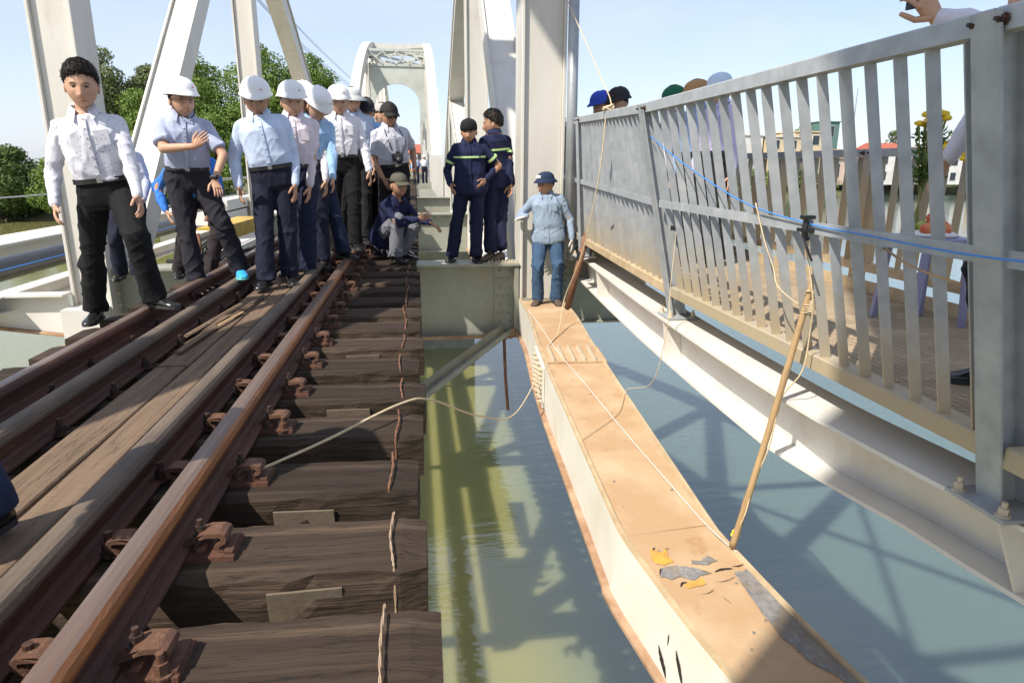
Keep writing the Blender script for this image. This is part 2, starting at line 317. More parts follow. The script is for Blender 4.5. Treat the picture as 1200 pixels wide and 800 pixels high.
# --- clip: ridged tie plate, S-shaped clamp, nuts
def clip_profile():
    top = [(-.005, .006), (.02, .022), (.06, .05), (.085, .058), (.13, .058), (.149, .05), (.155, .035), (.147, .018), (.128, .006), (.125, -.006), (.138, -.012)]
    bot = [(.118, -.016), (.106, -.004), (.110, .010), (.130, .026), (.134, .036), (.128, .041), (.085, .041), (.062, .033), (.03, .008), (.0, -.003)]
    return top + bot
cm = MB(); w_ = .042
cp = clip_profile(); n_ = len(cp)
for s_ in (-1, 1): cm.v += [(x, s_ * w_ * (.55 if x < .05 else 1), z) for x, z in cp]
cm.f += [(j, (j + 1) % n_, n_ + (j + 1) % n_, n_ + j) for j in range(n_)] + [tuple(range(n_)), tuple(reversed(range(n_, 2 * n_)))]; cm.m = [0] * len(cm.f)
clip_me = cm.mesh('rail_clip', ['clip'])
pm = MB(); pm.box((-.10, -.075, -.03), (.165, .075, -.012)); pm.box((.035, -.07, -.012), (.06, .07, .012)); pm.box((.128, -.062, -.012), (.160, .062, .000)); plate_me = pm.mesh('tie_plate', ['rust'])
brk = MB(); brk.box((-.105, -.004, -.13), (.105, .004, .0)); brk.box((-.105, -.07, -.134), (.105, -.004, -.126)); brk_me = brk.mesh('bracket_plate', ['bracket'])
def sleeper_mesh(seed):
    rg = random.Random(seed); m = MB(); nx = 30; L_ = 1.18; rings = []
    for i in range(nx + 1):
        x = -L_ + 2 * L_ * i / nx; j = lambda a: rg.uniform(-a, a)
        e = .012 if i in (0, nx) else 0
        rings.append([(x, -.147 + e + j(.008), .082 + j(.009)), (x, -.126 + j(.010), .1 - e + j(.003)), (x, 0, .1 - e + j(.002)), (x, .126 + j(.010), .1 - e + j(.003)), (x, .147 - e + j(.004), .086 + j(.005)),
                      (x, .149 - e + j(.004), -.09), (x, .14, -.1), (x, -.14, -.1), (x, -.148 + e + j(.004), -.09), (x, -.149 + e + j(.008), 0 + j(.02))])
    m.loft(rings); return m.mesh('sleeper', ['sleeper'])
sl_me = [sleeper_mesh(s) for s in range(7)]
rg = random.Random(5); sl_y = []
i = -3
while True:
    y = 1.405 + .485 * i
    if y > 58: break
    sl_y.append(y)
    s = inst('sleeper', sl_me[i % 7], track, (rg.uniform(-.025, .02) if i not in (0, 1) else (.03 if i == 0 else 0), y - 6 + rg.uniform(-.012, .012), -.1), (rg.uniform(-.012, .012), rg.uniform(-.004, .004), R_(-1.2) + rg.uniform(-.012, .012)))
    if y < 16:
        xo = X_R + .062 + 1.18 - s.location.x
        inst('tie_plate', plate_me, s, (xo, 0, .126), (0, 0, 0), (.8, .85, .85)); c_ = inst('rail_clip', clip_me, s, (xo - .018, rg.uniform(-.01, .01), .129), (0, 0, rg.uniform(-.08, .08)), (.84, .84, .84))
        inst('clip_nut', nutm, s, (xo + .028, 0, .158), (0, 0, rg.random()), (.85, .85, .85))
        if i % 3 == 0: inst('sleeper_screw', nutr, s, (xo + .095, -.05, .112), (0, 0, rg.random()), (1, 1, 1.2))
        xi = X_R - .062 + 1.18 - s.location.x
        inst('rail_clip', clip_me, s, (xi + .018, 0, .126), (0, 0, R_(180)), (.8, .8, .8)); 
        for gx, sd_ in ((X_GR, 1), (X_GL, 1), (X_L, 1), (X_L, -1)):
            if y < 11: inst('clip_nut', nutm, s, (gx + sd_ * .078 + 1.18, 0, .11), (0, 0, rg.random()), (1.2, 1.2, 1.3))
        if i in (1, 2, 4, 6, 9): inst('bracket_plate', brk_me, s, (.80 + rg.uniform(-.06, .06), -.155, .045 if i < 3 else .06), (R_(8), 0, rg.uniform(-.06, .06)))
    i += 1
# walking planks between the guard rails
def plank(x0, x1, y0, y1, z, tilt=0, lab=None):
    m = MB(); rg2 = random.Random(int(y0 * 100 + x0 * 10)); rings = []
    n = max(3, int((y1 - y0) / .4))
    for k in range(n + 1):
        y = y0 + (y1 - y0) * k / n; a = rg2.uniform(-.004, .004); b = rg2.uniform(-.004, .004); zz = z + rg2.uniform(-.002, .002) + tilt * (k / n)
        rings.append([(x0 + a, y, zz - .05), (x0 + a, y, zz - .006), (x0 + a + .006, y, zz), (x1 + b - .006, y, zz), (x1 + b, y, zz - .006), (x1 + b, y, zz - .05)])
    m.loft(rings); o = m.build('plank', 'plank'); me = o.data
    o.location = ((x0 + x1) / 2, (y0 + y1) / 2, z - .05)
    me.transform(Matrix.Translation(-Vector(o.location))); return o
pz = -.108
for (a, b_, y0, y1, lab) in [(-1.445, -1.283, .2, 3.72, 'flat brown plank with dark foot stains beside the left guard rail'), (-1.440, -1.278, 3.735, 7.4, 'grey brown plank under the loose sticks between the guard rails'),
                            (-1.270, -1.135, .1, 4.62, 'long grained plank with chalk numerals beside the right guard rail'), (-1.266, -1.14, 4.63, 6.55, 'short plank with white chalk marks at the feet of the helmeted group'),
                            (-1.44, -1.28, 7.41, 12.0, 'plank under the shoes of the helmeted group along the left guard rail'), (-1.266, -1.14, 6.56, 12.2, 'plank under the shoes of the helmeted group along the right guard rail'),
                            (-1.44, -1.14, 12.3, 26, 'long narrow walking boards behind the helmeted group')]:
    tag(plank(a, b_, y0, y1, pz), lab, 'plank', 'walking planks between the guard rails')
M['chalk'] = mat('white_chalk', (.75, .74, .7), .9)
for (x, y) in ((-1.19, 3.02), (-1.15, 3.05), (-1.40, 4.95), (-1.17, 5.3)):
    pass
for k, (a, b_, r, l) in enumerate([((-1.46, 4.3, -.08), (-1.36, 5.25, -.07), .018, 'thin split stick lying on the planks by the left guard rail'), ((-1.42, 4.15, -.092), (-1.30, 5.05, -.092), .013, 'pale thin lath lying on the planks beside a split stick'),
                                   ((-1.40, 3.95, -.09), (-1.36, 4.6, -.09), .02, 'dark short stick lying on the planks'), ((-1.34, 4.9, -.09), (-1.29, 5.7, -.09), .015, 'pale stick near the black shoes of a man in navy trousers')]):
    tag(MB().tube([a, Vector(a).lerp(Vector(b_), .5) + Vector((.006, 0, .004)), b_], r, 5, flat=.5).build('stick', 'plank' if k != 1 else 'bamboo'), l, 'stick', 'loose sticks on the planks')
# binding wires along the sleeper ends
def wire(name, pts, r, m_, lab, cat, grp=None, n=6, seg=6):
    return tag(MB().tube(bez(pts, seg), r, n).build(name, m_, smooth=True), lab, cat, grp)
for k, y in enumerate(sl_y):
    if not 1.0 < y < 9.5: continue
    x = -.115 + .012 * math.sin(k * 2.1); q = .009 * math.cos(k * 1.7)
    near = y < 2.2; m = MB()
    pts = bez([(x + q, y - .163, -.32), (x + q, y - .157, -.18), (x + q * .5, y - .134, -.149), (x - q, y, -.147), (x, y + .134, -.149), (x - q, y + .156, -.19), (x, y + .160, -.3)], 7)
    for w in (0, 1): m.tube([p + Vector((.0022 * math.cos(.9 * j + w * 3.14), 0, .002 + .002 * math.sin(.9 * j + w * 3.14))) for j, p in enumerate(pts)], .0019 if near else .0026, 5)
    tag(m.build('binding_wire', 'wire_tan' if near else 'wire_rust'), ('pale twisted wire bound round a near sleeper end' if near else 'rusty wire strap bound across a sleeper end'), 'wire', 'binding wires on the sleeper ends')

# ============================================================ near bridge span
span = empty('bridge_span', (-1.2, 17, -1.2), label='damaged near arch span of white painted steel with diagonals, hangers and floor beams', cat='bridge')
XR0, XR1, XL0, XL1 = 1.235, 1.755, -3.905, -3.47
YE = 30.2; PAN = 8.65; Y0 = 8.05
def arch_z(y): t = (YE - y) / 76; return .55 + 46 * t * (1 - t)
def hsec(m, a, b, w, d, tf=.035, wall=.05):
    """member of wide web facing along the track and side flanges: a,b end points on centre line in the plane of the truss"""
    a = Vector(a); b = Vector(b); dr = (b - a).normalized(); x = Vector((1, 0, 0)); f = dr.cross(x).normalized()
    for s_ in (-1, 1):
        m.bar(a + x * s_ * (w / 2 - tf / 2), b + x * s_ * (w / 2 - tf / 2), tf, d, up=f)
    m.bar(a, b, w - 2 * tf - .002, d - 2 * wall, up=f)
def member(name, x0, x1, ya, za, yb, zb, d, mats='steel_white'):
    m = MB(); xc = (x0 + x1) / 2; hsec(m, (xc, ya, za), (xc, yb, zb), x1 - x0, d); return m.build(name, mats, span, bevel=.006)
for side, (x0, x1) in (('r', (XR0, XR1)), ('l', (XL0, XL1))):
    rib = [y for y in np.linspace(-42, YE - .2, 40)]
    m = MB(); xc = (x0 + x1) / 2; w = (x1 - x0) / 2
    m.sweep([(xc, y, arch_z(y)) for y in rib], [(-w, -.36), (w, -.36), (w, -.30), (w - .04, -.30), (w - .04, .30), (w, .30), (w, .36), (-w, .36), (-w, .30), (-w + .04, .30), (-w + .04, -.30), (-w, -.30)])
    m.build('arch_rib', 'steel_white', span)
    for k in range(-3, 3):
        y = Y0 + .25 + PAN * k - (1.8 if k == -1 else 0)
        if side == 'l' or k >= 0:
            member('hanger', x0, x1, y, -.66 if (k >= 0 or side == 'r') else -.6, y, arch_z(y) - .3, .5)
        if k < 2 and (side == 'l' or k >= 0):
            yb = y + PAN * .96
            if k >= 0: member('diagonal', x0 + .003, x1 - .003, y + .38, -.55, yb, arch_z(yb) - .2, .40)
            else: member('diagonal', x0 + .003, x1 - .003, y + .38, -.55, Y0 + PAN * (k + .97), arch_z(Y0 + PAN * (k + 1)) - .2, .40)
    # end post and gusset at the support
    m = MB(); m.box((x0, YE - .9, -.7), (x1, YE + .1, arch_z(YE) + .4)); m.build('end_post', 'steel_white', span, bevel=.02)
# lateral bracing over the track, high above
for k in range(-4, 1):
    y = Y0 + .25 + PAN * k; z = arch_z(y)
    MB().bar((XL1, y, z + .1), (XR0, y, z + .1), .25, .3).build('top_strut', 'steel_white', span)
    y2 = y + PAN; z2 = arch_z(y2)
    if k < 0:
        MB().bar((XL1, y + .2, z), (XR0, y2 - .2, z2), .14, .14).build('top_brace', 'steel_white', span); MB().bar((XR0, y + .2, z + .16), (XL1, y2 - .2, z2 + .16), .14, .14).build('top_brace', 'steel_white', span)
# bottom chord, sound part
boxp = lambda w, h: [(-w, -h), (w, -h), (w, 0), (-w, 0)]
def chord_prof(w, h): return [(-w - .045, -h), (w + .045, -h), (w + .045, -h + .022), (w, -h + .022), (w, 0), (-w, 0), (-w, -h + .022), (-w - .045, -h + .022)]
chord_mi = [1, 1, 1, 0, 2, 0, 1, 1]
MB().sweep([((XL0 + XL1) / 2, y, -.60) for y in (7.75, 9, 14, 20, YE)], chord_prof((XL1 - XL0) / 2, .42), [1, 1, 1, 0, 0, 0, 1, 1]).build('bottom_chord', ['beam_white', 'rust_edge'], span)
MB().sweep([((XL0 + XL1) / 2, y, -.60) for y in (-30, -10, 0, 5.2)], chord_prof((XL1 - XL0) / 2, .42), [1, 1, 1, 0, 0, 0, 1, 1]).build('bottom_chord', ['beam_white', 'rust_edge'], span)
MB().sweep([((XR0 + XR1) / 2, y, -.66) for y in (9.02, 14, 20, YE)], chord_prof((XR1 - XR0) / 2, .42), [1, 1, 1, 0, 0, 0, 1, 1]).build('bottom_chord', ['beam_white', 'rust_edge'], span)
# bottom chord, bent part with dust on top (left top edge points)
CW = .54
edge = [(1.235, 9.0, -.66), (1.235, 8.9, -.66), (1.235, 8.8, -.66), (1.235, 8.6, -.66), (1.197, 7.26, -.645), (1.10, 6.12, -.668), (1.046, 5.23, -.706), (1.032, 4.43, -.783), (1.02, 3.7, -.853), (1.012, 3.15, -.908), (1.022, 2.98, -.928), (1.065, 2.76, -.964), (1.135, 2.42, -1.014), (1.205, 2.15, -1.055), (1.30, 1.80, -1.11), (1.40, 1.42, -1.165), (1.52, 1.0, -1.22), (1.64, .6, -1.28)]
edge_s = [Vector(p) for p in edge[:3]] + bez(edge[3:], 6)
cpath = []
for i, p in enumerate(edge_s):
    d = (edge_s[min(i + 1, len(edge_s) - 1)] - edge_s[max(i - 1, 0)]).normalized(); r = -d.cross(Vector((0, 0, 1))).normalized()
    cpath.append(p + r * CW / 2)
chord = MB().sweep(list(reversed(cpath)), chord_prof(CW / 2, .42), chord_mi).build('bottom_chord', ['beam_white', 'rust_edge', 'dust_orange'], span)
chord['label'] = 'bent box chord with orange dust on top and a torn kink'
def chord_at(y, a, h=0):
    """point on the chord's top: y along, a across from its left edge (0..CW), h above"""
    for i in range(len(cpath) - 1):
        if cpath[i].y >= y >= cpath[i + 1].y:
            t = (cpath[i].y - y) / (cpath[i].y - cpath[i + 1].y); p = cpath[i].lerp(cpath[i + 1], t); d = (cpath[i + 1] - cpath[i]).normalized(); r = -d.cross(Vector((0, 0, 1))).normalized(); u = r.cross(d) if (r.cross(d)).z > 0 else d.cross(r)
            return p + r * (a - CW / 2) + u * h, d, r, u
    return cpath[-1], Vector((0, -1, 0)), Vector((1, 0, 0)), Vector((0, 0, 1))
# edge beads along both top edges
for a0, a1 in ((.0, .028), (CW - .028, CW)):
    pts = [chord_at(y, (a0 + a1) / 2, .009)[0] for y in np.linspace(8.6, .7, 60)]
    MB().sweep(pts, [(-.015, -.008), (.015, -.008), (.011, .008), (-.011, .008)]).build('edge_bead', 'sand', chord)
def ppoly(name, pts, m_, par, th=.003):
    """thin irregular plate lying on the chord: pts = (y, a, lift)"""
    top = [chord_at(y, a, .004 + l)[0] for y, a, l in pts]; c = sum(top, Vector()) / len(top)
    v = top + [c]; k = len(top); return MB().add(v, [(i, (i + 1) % k, k) for i in range(k)]).build(name, m_, par)
rgp = random.Random(3)
def rough_line(pts, n=4, amp=.012):
    out = []
    for i in range(len(pts)):
        a = pts[i]; b = pts[(i + 1) % len(pts)]
        for k in range(n):
            t = k / n; j = 0 if k == 0 else rgp.uniform(-amp, amp)
            out.append((a[0] + (b[0] - a[0]) * t + j, a[1] + (b[1] - a[1]) * t + j * .6, a[2] + (b[2] - a[2]) * t))
    return out
ppoly('paint_peel', rough_line([(2.85, .08, 0), (2.90, .075, .002), (2.945, .10, .012), (2.91, .15, .004), (2.925, .185, .006), (2.88, .17, 0), (2.84, .175, 0), (2.83, .12, 0)], 4, .006), 'peel_yellow', chord)
ppoly('paint_peel', rough_line([(2.765, .05, .0), (2.805, .085, .012), (2.79, .17, .020), (2.755, .25, .012), (2.715, .315, .002), (2.72, .25, 0), (2.70, .20, 0), (2.74, .14, 0), (2.735, .09, 0)], 5, .006), 'peel_grey', chord)
ppoly('paint_peel', rough_line([(2.80, .255, 0), (2.825, .27, .001), (2.805, .31, .002), (2.83, .365, .003), (2.79, .40, .003), (2.775, .34, 0), (2.785, .30, 0)], 4, .005), 'peel_grey', chord)
ppoly('paint_peel', rough_line([(2.685, .13, .0), (2.70, .24, .004), (2.665, .25, 0), (2.66, .15, 0)], 3, .006), 'peel_yellow', chord)
ppoly('paint_peel', rough_line([(2.69, .425, 0), (2.70, .505, 0), (2.45, .515, 0), (2.05, .52, 0), (1.92, .515, 0), (2.02, .47, 0), (2.14, .40, 0), (2.33, .375, 0), (2.52, .40, 0)], 5, .010), 'peel_grey', chord)
def sliver(pts, w, par, lift=.006):
    P = bez([(y, a_, 0) for y, a_ in pts], 4); v = []; k = len(P)
    for i, p in enumerate(P):
        ww = w * (math.sin(math.pi * (i + .3) / (k - .4)) * (.7 + .5 * rgp.random()) + .03); v += [chord_at(p.x + ww / 2, p.y, .005)[0], chord_at(p.x - ww / 2, p.y, .005 + lift * .3)[0]]
    MB().add(v, [(2 * i, 2 * i + 2, 2 * i + 3, 2 * i + 1) for i in range(k - 1)]).build('crack', 'crack', par)
for pts, w in (([(2.90, .085), (2.93, .105), (2.955, .135)], .012), ([(2.925, .175), (2.93, .19), (2.925, .205)], .006), ([(2.77, .052), (2.808, .085), (2.795, .16), (2.76, .25), (2.718, .32)], .016), ([(2.722, .335), (2.728, .38), (2.718, .44)], .014), ([(2.68, .11), (2.70, .135), (2.695, .16)], .011), ([(2.735, .44), (2.725, .48), (2.735, .53)], .007), ([(2.58, .265), (2.54, .28), (2.525, .285)], .010), ([(2.62, .16), (2.61, .22), (2.625, .26)], .004), ([(2.66, .30), (2.655, .36), (2.67, .42)], .004)):
    sliver(pts, w, chord)
for k in range(22):
    y = rgp.uniform(2.1, 5.2); a = rgp.uniform(.06, .48); q = rgp.uniform(.003, .008)
    ppoly('paint_chip', rough_line([(y - q, a - q, 0), (y - q * .6, a + q, .001), (y + q, a + q * .7, 0), (y + q * .5, a - q, .001)], 2, .003), 'peel_grey', chord)
# torn slits in the left side plate near the kink
def side_at(y, h):
    p, d, r, u = chord_at(y, 0); return p - u * h - r * .004
for (y0, h0, y1, h1, w) in ((2.50, .17, 2.42, .31, .030), (2.62, .27, 2.53, .385, .042), (2.36, .24, 2.31, .36, .026), (2.565, .14, 2.56, .21, .008), (2.44, .33, 2.44, .37, .012)):
    v = []; k = 9
    for i in range(k + 1):
        t = i / k; ww = w * math.sin(math.pi * (t * .92 + .04)) * (.8 + .4 * rgp.random()); y = y0 + (y1 - y0) * t; h = h0 + (h1 - h0) * t; v += [side_at(y + ww / 2, h), side_at(y - ww / 2, h)]
    MB().add(v, [(2 * i, 2 * i + 2, 2 * i + 3, 2 * i + 1) for i in range(k)]).build('crack', 'crack', chord)
M['bolt_dust'] = mat('dusty_bolt', (.50, .42, .31), .7)
# splice plates with bolts
bolt_w = bolt_mesh('splice_bolt', .015, .030, ('bolt_dust',))
v = []
m = MB(); pa = [chord_at(y, a, h)[0] for y in (5.86, 5.42) for a in (.01, CW + .012) for h in (.001, .016)]
m.add(pa, [(0, 2, 3, 1), (4, 5, 7, 6), (0, 1, 5, 4), (2, 6, 7, 3), (1, 3, 7, 5), (0, 4, 6, 2)]).build('splice_plate', 'dust_orange', chord)
for c in range(5):
    for k in range(7):
        p, d, r, u = chord_at(5.46 + .057 * k, .085 + c * .092, .016); inst('splice_bolt', bolt_w, chord, p - world_loc(chord), (0, 0, rgp.random()))
m = MB(); ps = [side_at(y, h) - Vector((o_, 0, 0)) for y in (6.0, 5.36) for h in (.02, .385) for o_ in (0, .016)]
m.add(ps, [(0, 2, 3, 1), (4, 5, 7, 6), (0, 1, 5, 4), (2, 6, 7, 3), (1, 3, 7, 5), (0, 4, 6, 2)]).build('splice_plate', 'beam_white', chord)
for c in range(4):
    for k in range(8):
        p = side_at(5.43 + c * .15, .055 + k * .042) - Vector((.017, 0, 0)); inst('splice_bolt', bolt_w, chord, p - world_loc(chord), (0, R_(-90), 0))
# floor beams
rivet = MB().ell((0, 0, 0), (.019, .019, .015), 10, 4, zlo=0).mesh('rivet', ['steel_grey'], True)
for k in range(0, 3):
    y = Y0 + PAN * k + .15
    m = MB(); xa, xb = XL1 + .01, XR0 - .012
    m.box((xa, y - .008, -1.10), (xb, y + .008, -.222)); m.box((xa, y - .17, -.22), (xb, y + .22, -.192)); m.box((xa, y - .15, -1.13), (xb, y + .15, -1.104))
    fb = m.build('floor_beam', 'steel_grey', span)
    if k == 0:
        g = MB(); g.box((.93, y - .026, -1.09), (xb - .002, y - .010, -.235)); g.box((xb - .055, y - .15, -1.09), (xb - .003, y - .028, -.235)); g.build('gusset_plate', 'steel_grey', fb)
        for c in range(3):
            for q in range(8):
                if c == 1 and q % 2: continue
                inst('rivet', rivet, fb, Vector((.965 + c * .065 + (.03 if q % 2 else 0) * (c != 1), y - .027, -1.04 + q * .106)) - world_loc(fb), (R_(90), 0, 0))
        for q in range(9):
            inst('flange_bolt', bolt_w, fb, Vector((.86 + q * .042, y - .09 + .045 * (q % 2), -.192)) - world_loc(fb))
        MB().box((-.1, y - .152, -1.129), (xb, y - .145, -1.09)).build('rust_strip', 'rust_edge', fb)
    else:
        for q in range(12):
            inst('rivet', rivet, fb, Vector((.2 + .08 * q, y - .01, -.3 - .06 * (q % 3))) - world_loc(fb), (R_(90), 0, 0))
# stringers beneath the sleepers
for x in (-.72, -1.86):
    m = MB(); m.box((x - .12, -3, -.385), (x + .12, YE, -.364)); m.box((x - .01, -3, -.80), (x + .01, YE, -.386)); m.box((x - .12, -3, -.822), (x + .12, YE, -.801)); m.build('stringer', 'rust', span)
# bent, torn lateral brace and hanging rods below the floor beam
m = MB(); a = Vector((-.35, 5.62, -1.28)); b = Vector((1.07, 8.02, -1.06)); m.bar(a, b, .11, .014); m.bar(a + Vector((0, 0, .055)) + Vector((-.04, .03, 0)), b + Vector((0, 0, .055)) + Vector((-.04, .03, 0)), .014, .11)
m.bar(a + Vector((0, 0, .03)) + Vector((.045, -.03, 0)), b + Vector((0, 0, .03)) + Vector((.045, -.03, 0)), .012, .05)
br = m.build('lateral_brace', ['steel_grey'], span); br['label'] = 'grey torn brace slanting over the water'
MB().tube([(1.02, 7.9, -1.08), (1.035, 7.86, -1.6), (1.06, 7.8, -2.0)], .02, 8).build('rod', 'pipe_rust', span, smooth=True)
for k in range(6): MB().bar((.75 + .07 * k, 7.95 + .05 * (k % 2), -1.11), (.9 + .07 * k, 8.0 + .06 * (k % 3), -1.03 - .03 * (k % 2)), .03, .05).build('torn_lug', 'rust_edge', span)
# node casting at the base of the right hanger: cross beam stub to the walkway
m = MB(); y = Y0 + .15
m.box((XR1 + .01, y - .01, -.95), (2.9, y + .012, -.16)); m.box((XR1 + .01, y - .12, -.157), (2.9, y + .14, -.135)); m.box((XR1 + .01, y - .12, -.972), (2.9, y + .14, -.952))
st = m.build('outrigger_beam', 'steel_grey', span)
for q in range(16): inst('rivet', rivet, st, Vector((1.84 + .075 * (q % 2), y - .012, -.28 - .085 * (q // 2))) - world_loc(st), (R_(90), 0, 0))
m = MB(); m.box((XR0 + .02, 8.0, -1.05), (XR1 - .02, 8.03, -.62)); m.build('node_plate', 'steel_grey', span)
# left bracket (cantilever) and the beams it carries
m = MB(); y = 7.95
m.add([(-3.9, y, -.915), (-5.9, y, -.62), (-5.9, y, -.47), (-3.9, y, -.47), (-3.9, y + .02, -.915), (-5.9, y + .02, -.62), (-5.9, y + .02, -.47), (-3.9, y + .02, -.47)], [(0, 1, 2, 3), (4, 7, 6, 5), (0, 4, 5, 1), (1, 5, 6, 2), (2, 6, 7, 3), (3, 7, 4, 0)])
m.box((-5.95, y - .1, -.467), (-3.91, y + .12, -.445)); bk = m.build('cantilever_bracket', ['beam_white'], span)
MB().bar((-3.91, y + .01, -.927), (-5.9, y + .01, -.632), .18, .02).build('bracket_flange', 'rust_edge', bk)
for k in range(1, 3):
    MB().box((-5.95, y + PAN * k, -.8), (-3.91, y + PAN * k + .1, -.44)).build('cantilever_bracket', 'beam_white', span)
# gusset with bolts at the foot of the left hanger
g = MB(); g.box((XL1 + .004, 7.95, -.98), (XL1 + .022, 9.0, .12)); gp = g.build('gusset_plate', 'steel_white', span)
for q in range(14): inst('bolt', bolt_w, gp, Vector((XL1 + .023, 8.1 + .12 * (q % 2), -.9 + .07 * (q // 2) * 2)) - world_loc(gp), (0, R_(90), 0), (1.4, 1.4, 1.2))
# ============================================================ next span, far arch
far = empty('bridge_span', (-1.2, 60, -1), label='far arch span of pale steel with cross braced portal beyond the group of men', cat='bridge')
FY0, FL, FH = 40, 78, 11.1
def farz(y): t = (y - FY0) / FL; return .9 + 4 * FH * t * (1 - t) * (1 + .35 * (1 - 2 * t) ** 2 * 1.0)
FX0, FX1 = -3.75, 1.22
for xc in (FX0, FX1):
    m = MB(); m.sweep([(xc, y, farz(y)) for y in np.linspace(FY0, FY0 + FL, 46)], [(-.3, -.45), (.3, -.45), (.3, .45), (-.3, .45)]); m.build('arch_rib', 'steel_white', far)
    for k in range(1, 9):
        y = FY0 + PAN * k; MB().box((xc - .25, y - .22, -.6), (xc + .25, y + .22, farz(y) - .3)).build('hanger', 'steel_white', far)
        if k < 8:
            MB().bar((xc, y + .1, -.4), (xc, y + PAN - .2, farz(y + PAN) - .4), .4, .36, up=(1, 0, 0)).build('diagonal', 'steel_white', far)
    MB().sweep([(xc, FY0, -.6), (xc, FY0 + FL, -.6)], boxp(.27, .45)).build('bottom_chord', 'steel_white', far)
for xc in (FX0, FX1): MB().box((xc - .33, FY0 - .45, -1.14), (xc + .33, FY0 + .6, 1.5)).build('end_post', 'steel_white', far)
for k in range(0, 10):
    y = FY0 + PAN * k - .3 * (k > 0); MB().box((FX0, y, -1.0), (FX1, y + .25, -.19)).build('floor_beam', 'steel_grey', far)
# portal with an arched opening, then top bracing
def portal(y):
    z = farz(y); m = MB(); zt = z + .35; x0, x1 = FX0 + .3, FX1 - .3; n = 14; v = []
    for i in range(n + 1):
        a = math.pi * i / n; cx = (x0 + x1) / 2; rx = (x1 - x0) / 2 - .42; ry = 1.9
        v.append((cx - rx * math.cos(a), z - 4.1 + ry * math.sin(a) ** .8 + 0))
    base = []
    for yy in (y - .12, y + .12):
        base.append([(x0, yy, zt - 1.55)] + [(x, yy, zz) for x, zz in v] + [(x1, yy, zt - 1.55)])
    f = len(v)
    # front/back faces as fans of quads between the opening and the straight top edge
    for side in (0, 1):
        yy = (y - .12, y + .12)[side]; top = [(x0 + (x1 - x0) * i / n, yy, zt - 1.3) for i in range(n + 1)]; low = [(x, yy, zz) for x, zz in v]
        low[0] = (x0 + .42, yy, z - 5.0); low[-1] = (x1 - .42, yy, z - 5.0); low = [(x0, yy, z - 5.0)] + low + [(x1, yy, z - 5.0)]; top = [(x0, yy, zt - 1.3)] + top + [(x1, yy, zt - 1.3)]
        k = len(top); m.add(top + low, [(i, i + 1, k + i + 1, k + i) for i in range(k - 1)])
    k2 = 2 * (n + 3)
    m.f += [(n + 3 + i, n + 4 + i, k2 + n + 4 + i, k2 + n + 3 + i) for i in range(n + 2)]; m.m += [0] * (n + 2)
    m.build('portal_plate', 'steel_pale', far)
    for zz in (zt - .1, zt - 1.2): MB().box((FX0 + .302, y - .2, zz - .09), (FX1 - .302, y + .2, zz + .09)).build('portal_strut', 'steel_pale', far)
    for s_ in (-1, 1):
        cx = (FX0 + FX1) / 2; MB().bar((cx, y, zt - .2), (cx + s_ * 2.1, y, zt - .65), .12, .12).build('portal_brace', 'steel_pale', far); MB().bar((cx, y, zt - 1.1), (cx + s_ * 2.1, y, zt - .65), .12, .12).build('portal_brace', 'steel_pale', far)
portal(FY0 + 2 * PAN)
for s_ in range(4):   # lattice of the portal head
    y = FY0 + 2 * PAN - .13; zt = farz(FY0 + 2 * PAN) + .35; x0 = FX0 + .35 + s_ * 1.06
    MB().bar((x0, y, zt - 1.12), (x0 + 1.06, y, zt - .2), .09, .09).build('lattice_bar', 'steel_pale', far); MB().bar((x0, y - .1, zt - .2), (x0 + 1.06, y - .1, zt - 1.12), .09, .09).build('lattice_bar', 'steel_pale', far)
for k in range(2, 6):
    y = FY0 + PAN * k; y2 = y + PAN; z = farz(y); z2 = farz(y2)
    MB().bar((FX0, y + .3, z), (FX1, y2 - .3, z2), .2, .2).build('top_brace', 'steel_pale', far); MB().bar((FX1, y + .3, z - .2), (FX0, y2 - .3, z2 - .2), .2, .2).build('top_brace', 'steel_pale', far)
    MB().bar((FX0, y2, z2 + .1), (FX1, y2, z2 + .1), .3, .5).build('top_strut', 'steel_white', far)
# pier between the spans
m = MB()
m.box((-5.2, 36.2, WZ - 2), (3.0, 41.0, -1.7)); m.box((-6.6, 28.9, -1.68), (4.4, 41.3, -1.15)); m.box((-3.4, 30.6, -1.13), (.9, 39.6, -.37)); tag(m.build('bridge_pier', 'concrete', bevel=.05), 'concrete pier under the joint of the two arch spans', 'pier')
m = MB(); m.box((-6.2, 117, WZ - 2), (4.0, 122, -1.2)); tag(m.build('bridge_abutment', 'concrete', bevel=.05), 'concrete abutment at the far end of the far arch span', 'abutment')

# ============================================================ right walkway
FPY = [-1.05, 1.755, 4.63, 7.47, 10.27, 13.07]
def fb(y):   # foot line of the near railing
    ks = [(-2, 1.85, .117), (4.63, 1.85, .117), (7.47, 1.877, .19), (10.27, 2.10, .25), (13.2, 2.4, .3)]
    for i in range(len(ks) - 1):
        if ks[i][0] <= y <= ks[i + 1][0]:
            t = (y - ks[i][0]) / (ks[i + 1][0] - ks[i][0]); return Vector((ks[i][1] + (ks[i + 1][1] - ks[i][1]) * t, y, ks[i][2] + (ks[i + 1][2] - ks[i][2]) * t))
def ft(y):
    ks = [(-2, 1.58, 1.355), (4.63, 1.58, 1.355), (7.47, 1.805, 1.455), (10.27, 2.06, 1.5), (13.2, 2.38, 1.54)]
    for i in range(len(ks) - 1):
        if ks[i][0] <= y <= ks[i + 1][0]:
            t = (y - ks[i][0]) / (ks[i + 1][0] - ks[i][0]); return Vector((ks[i][1] + (ks[i + 1][1] - ks[i][1]) * t, y, ks[i][2] + (ks[i + 1][2] - ks[i][2]) * t))
rail_n = empty('metal_railing', (1.85, 4, 0), label='galvanised slat railing leaning over the water with a blue line tied to it', cat='railing')
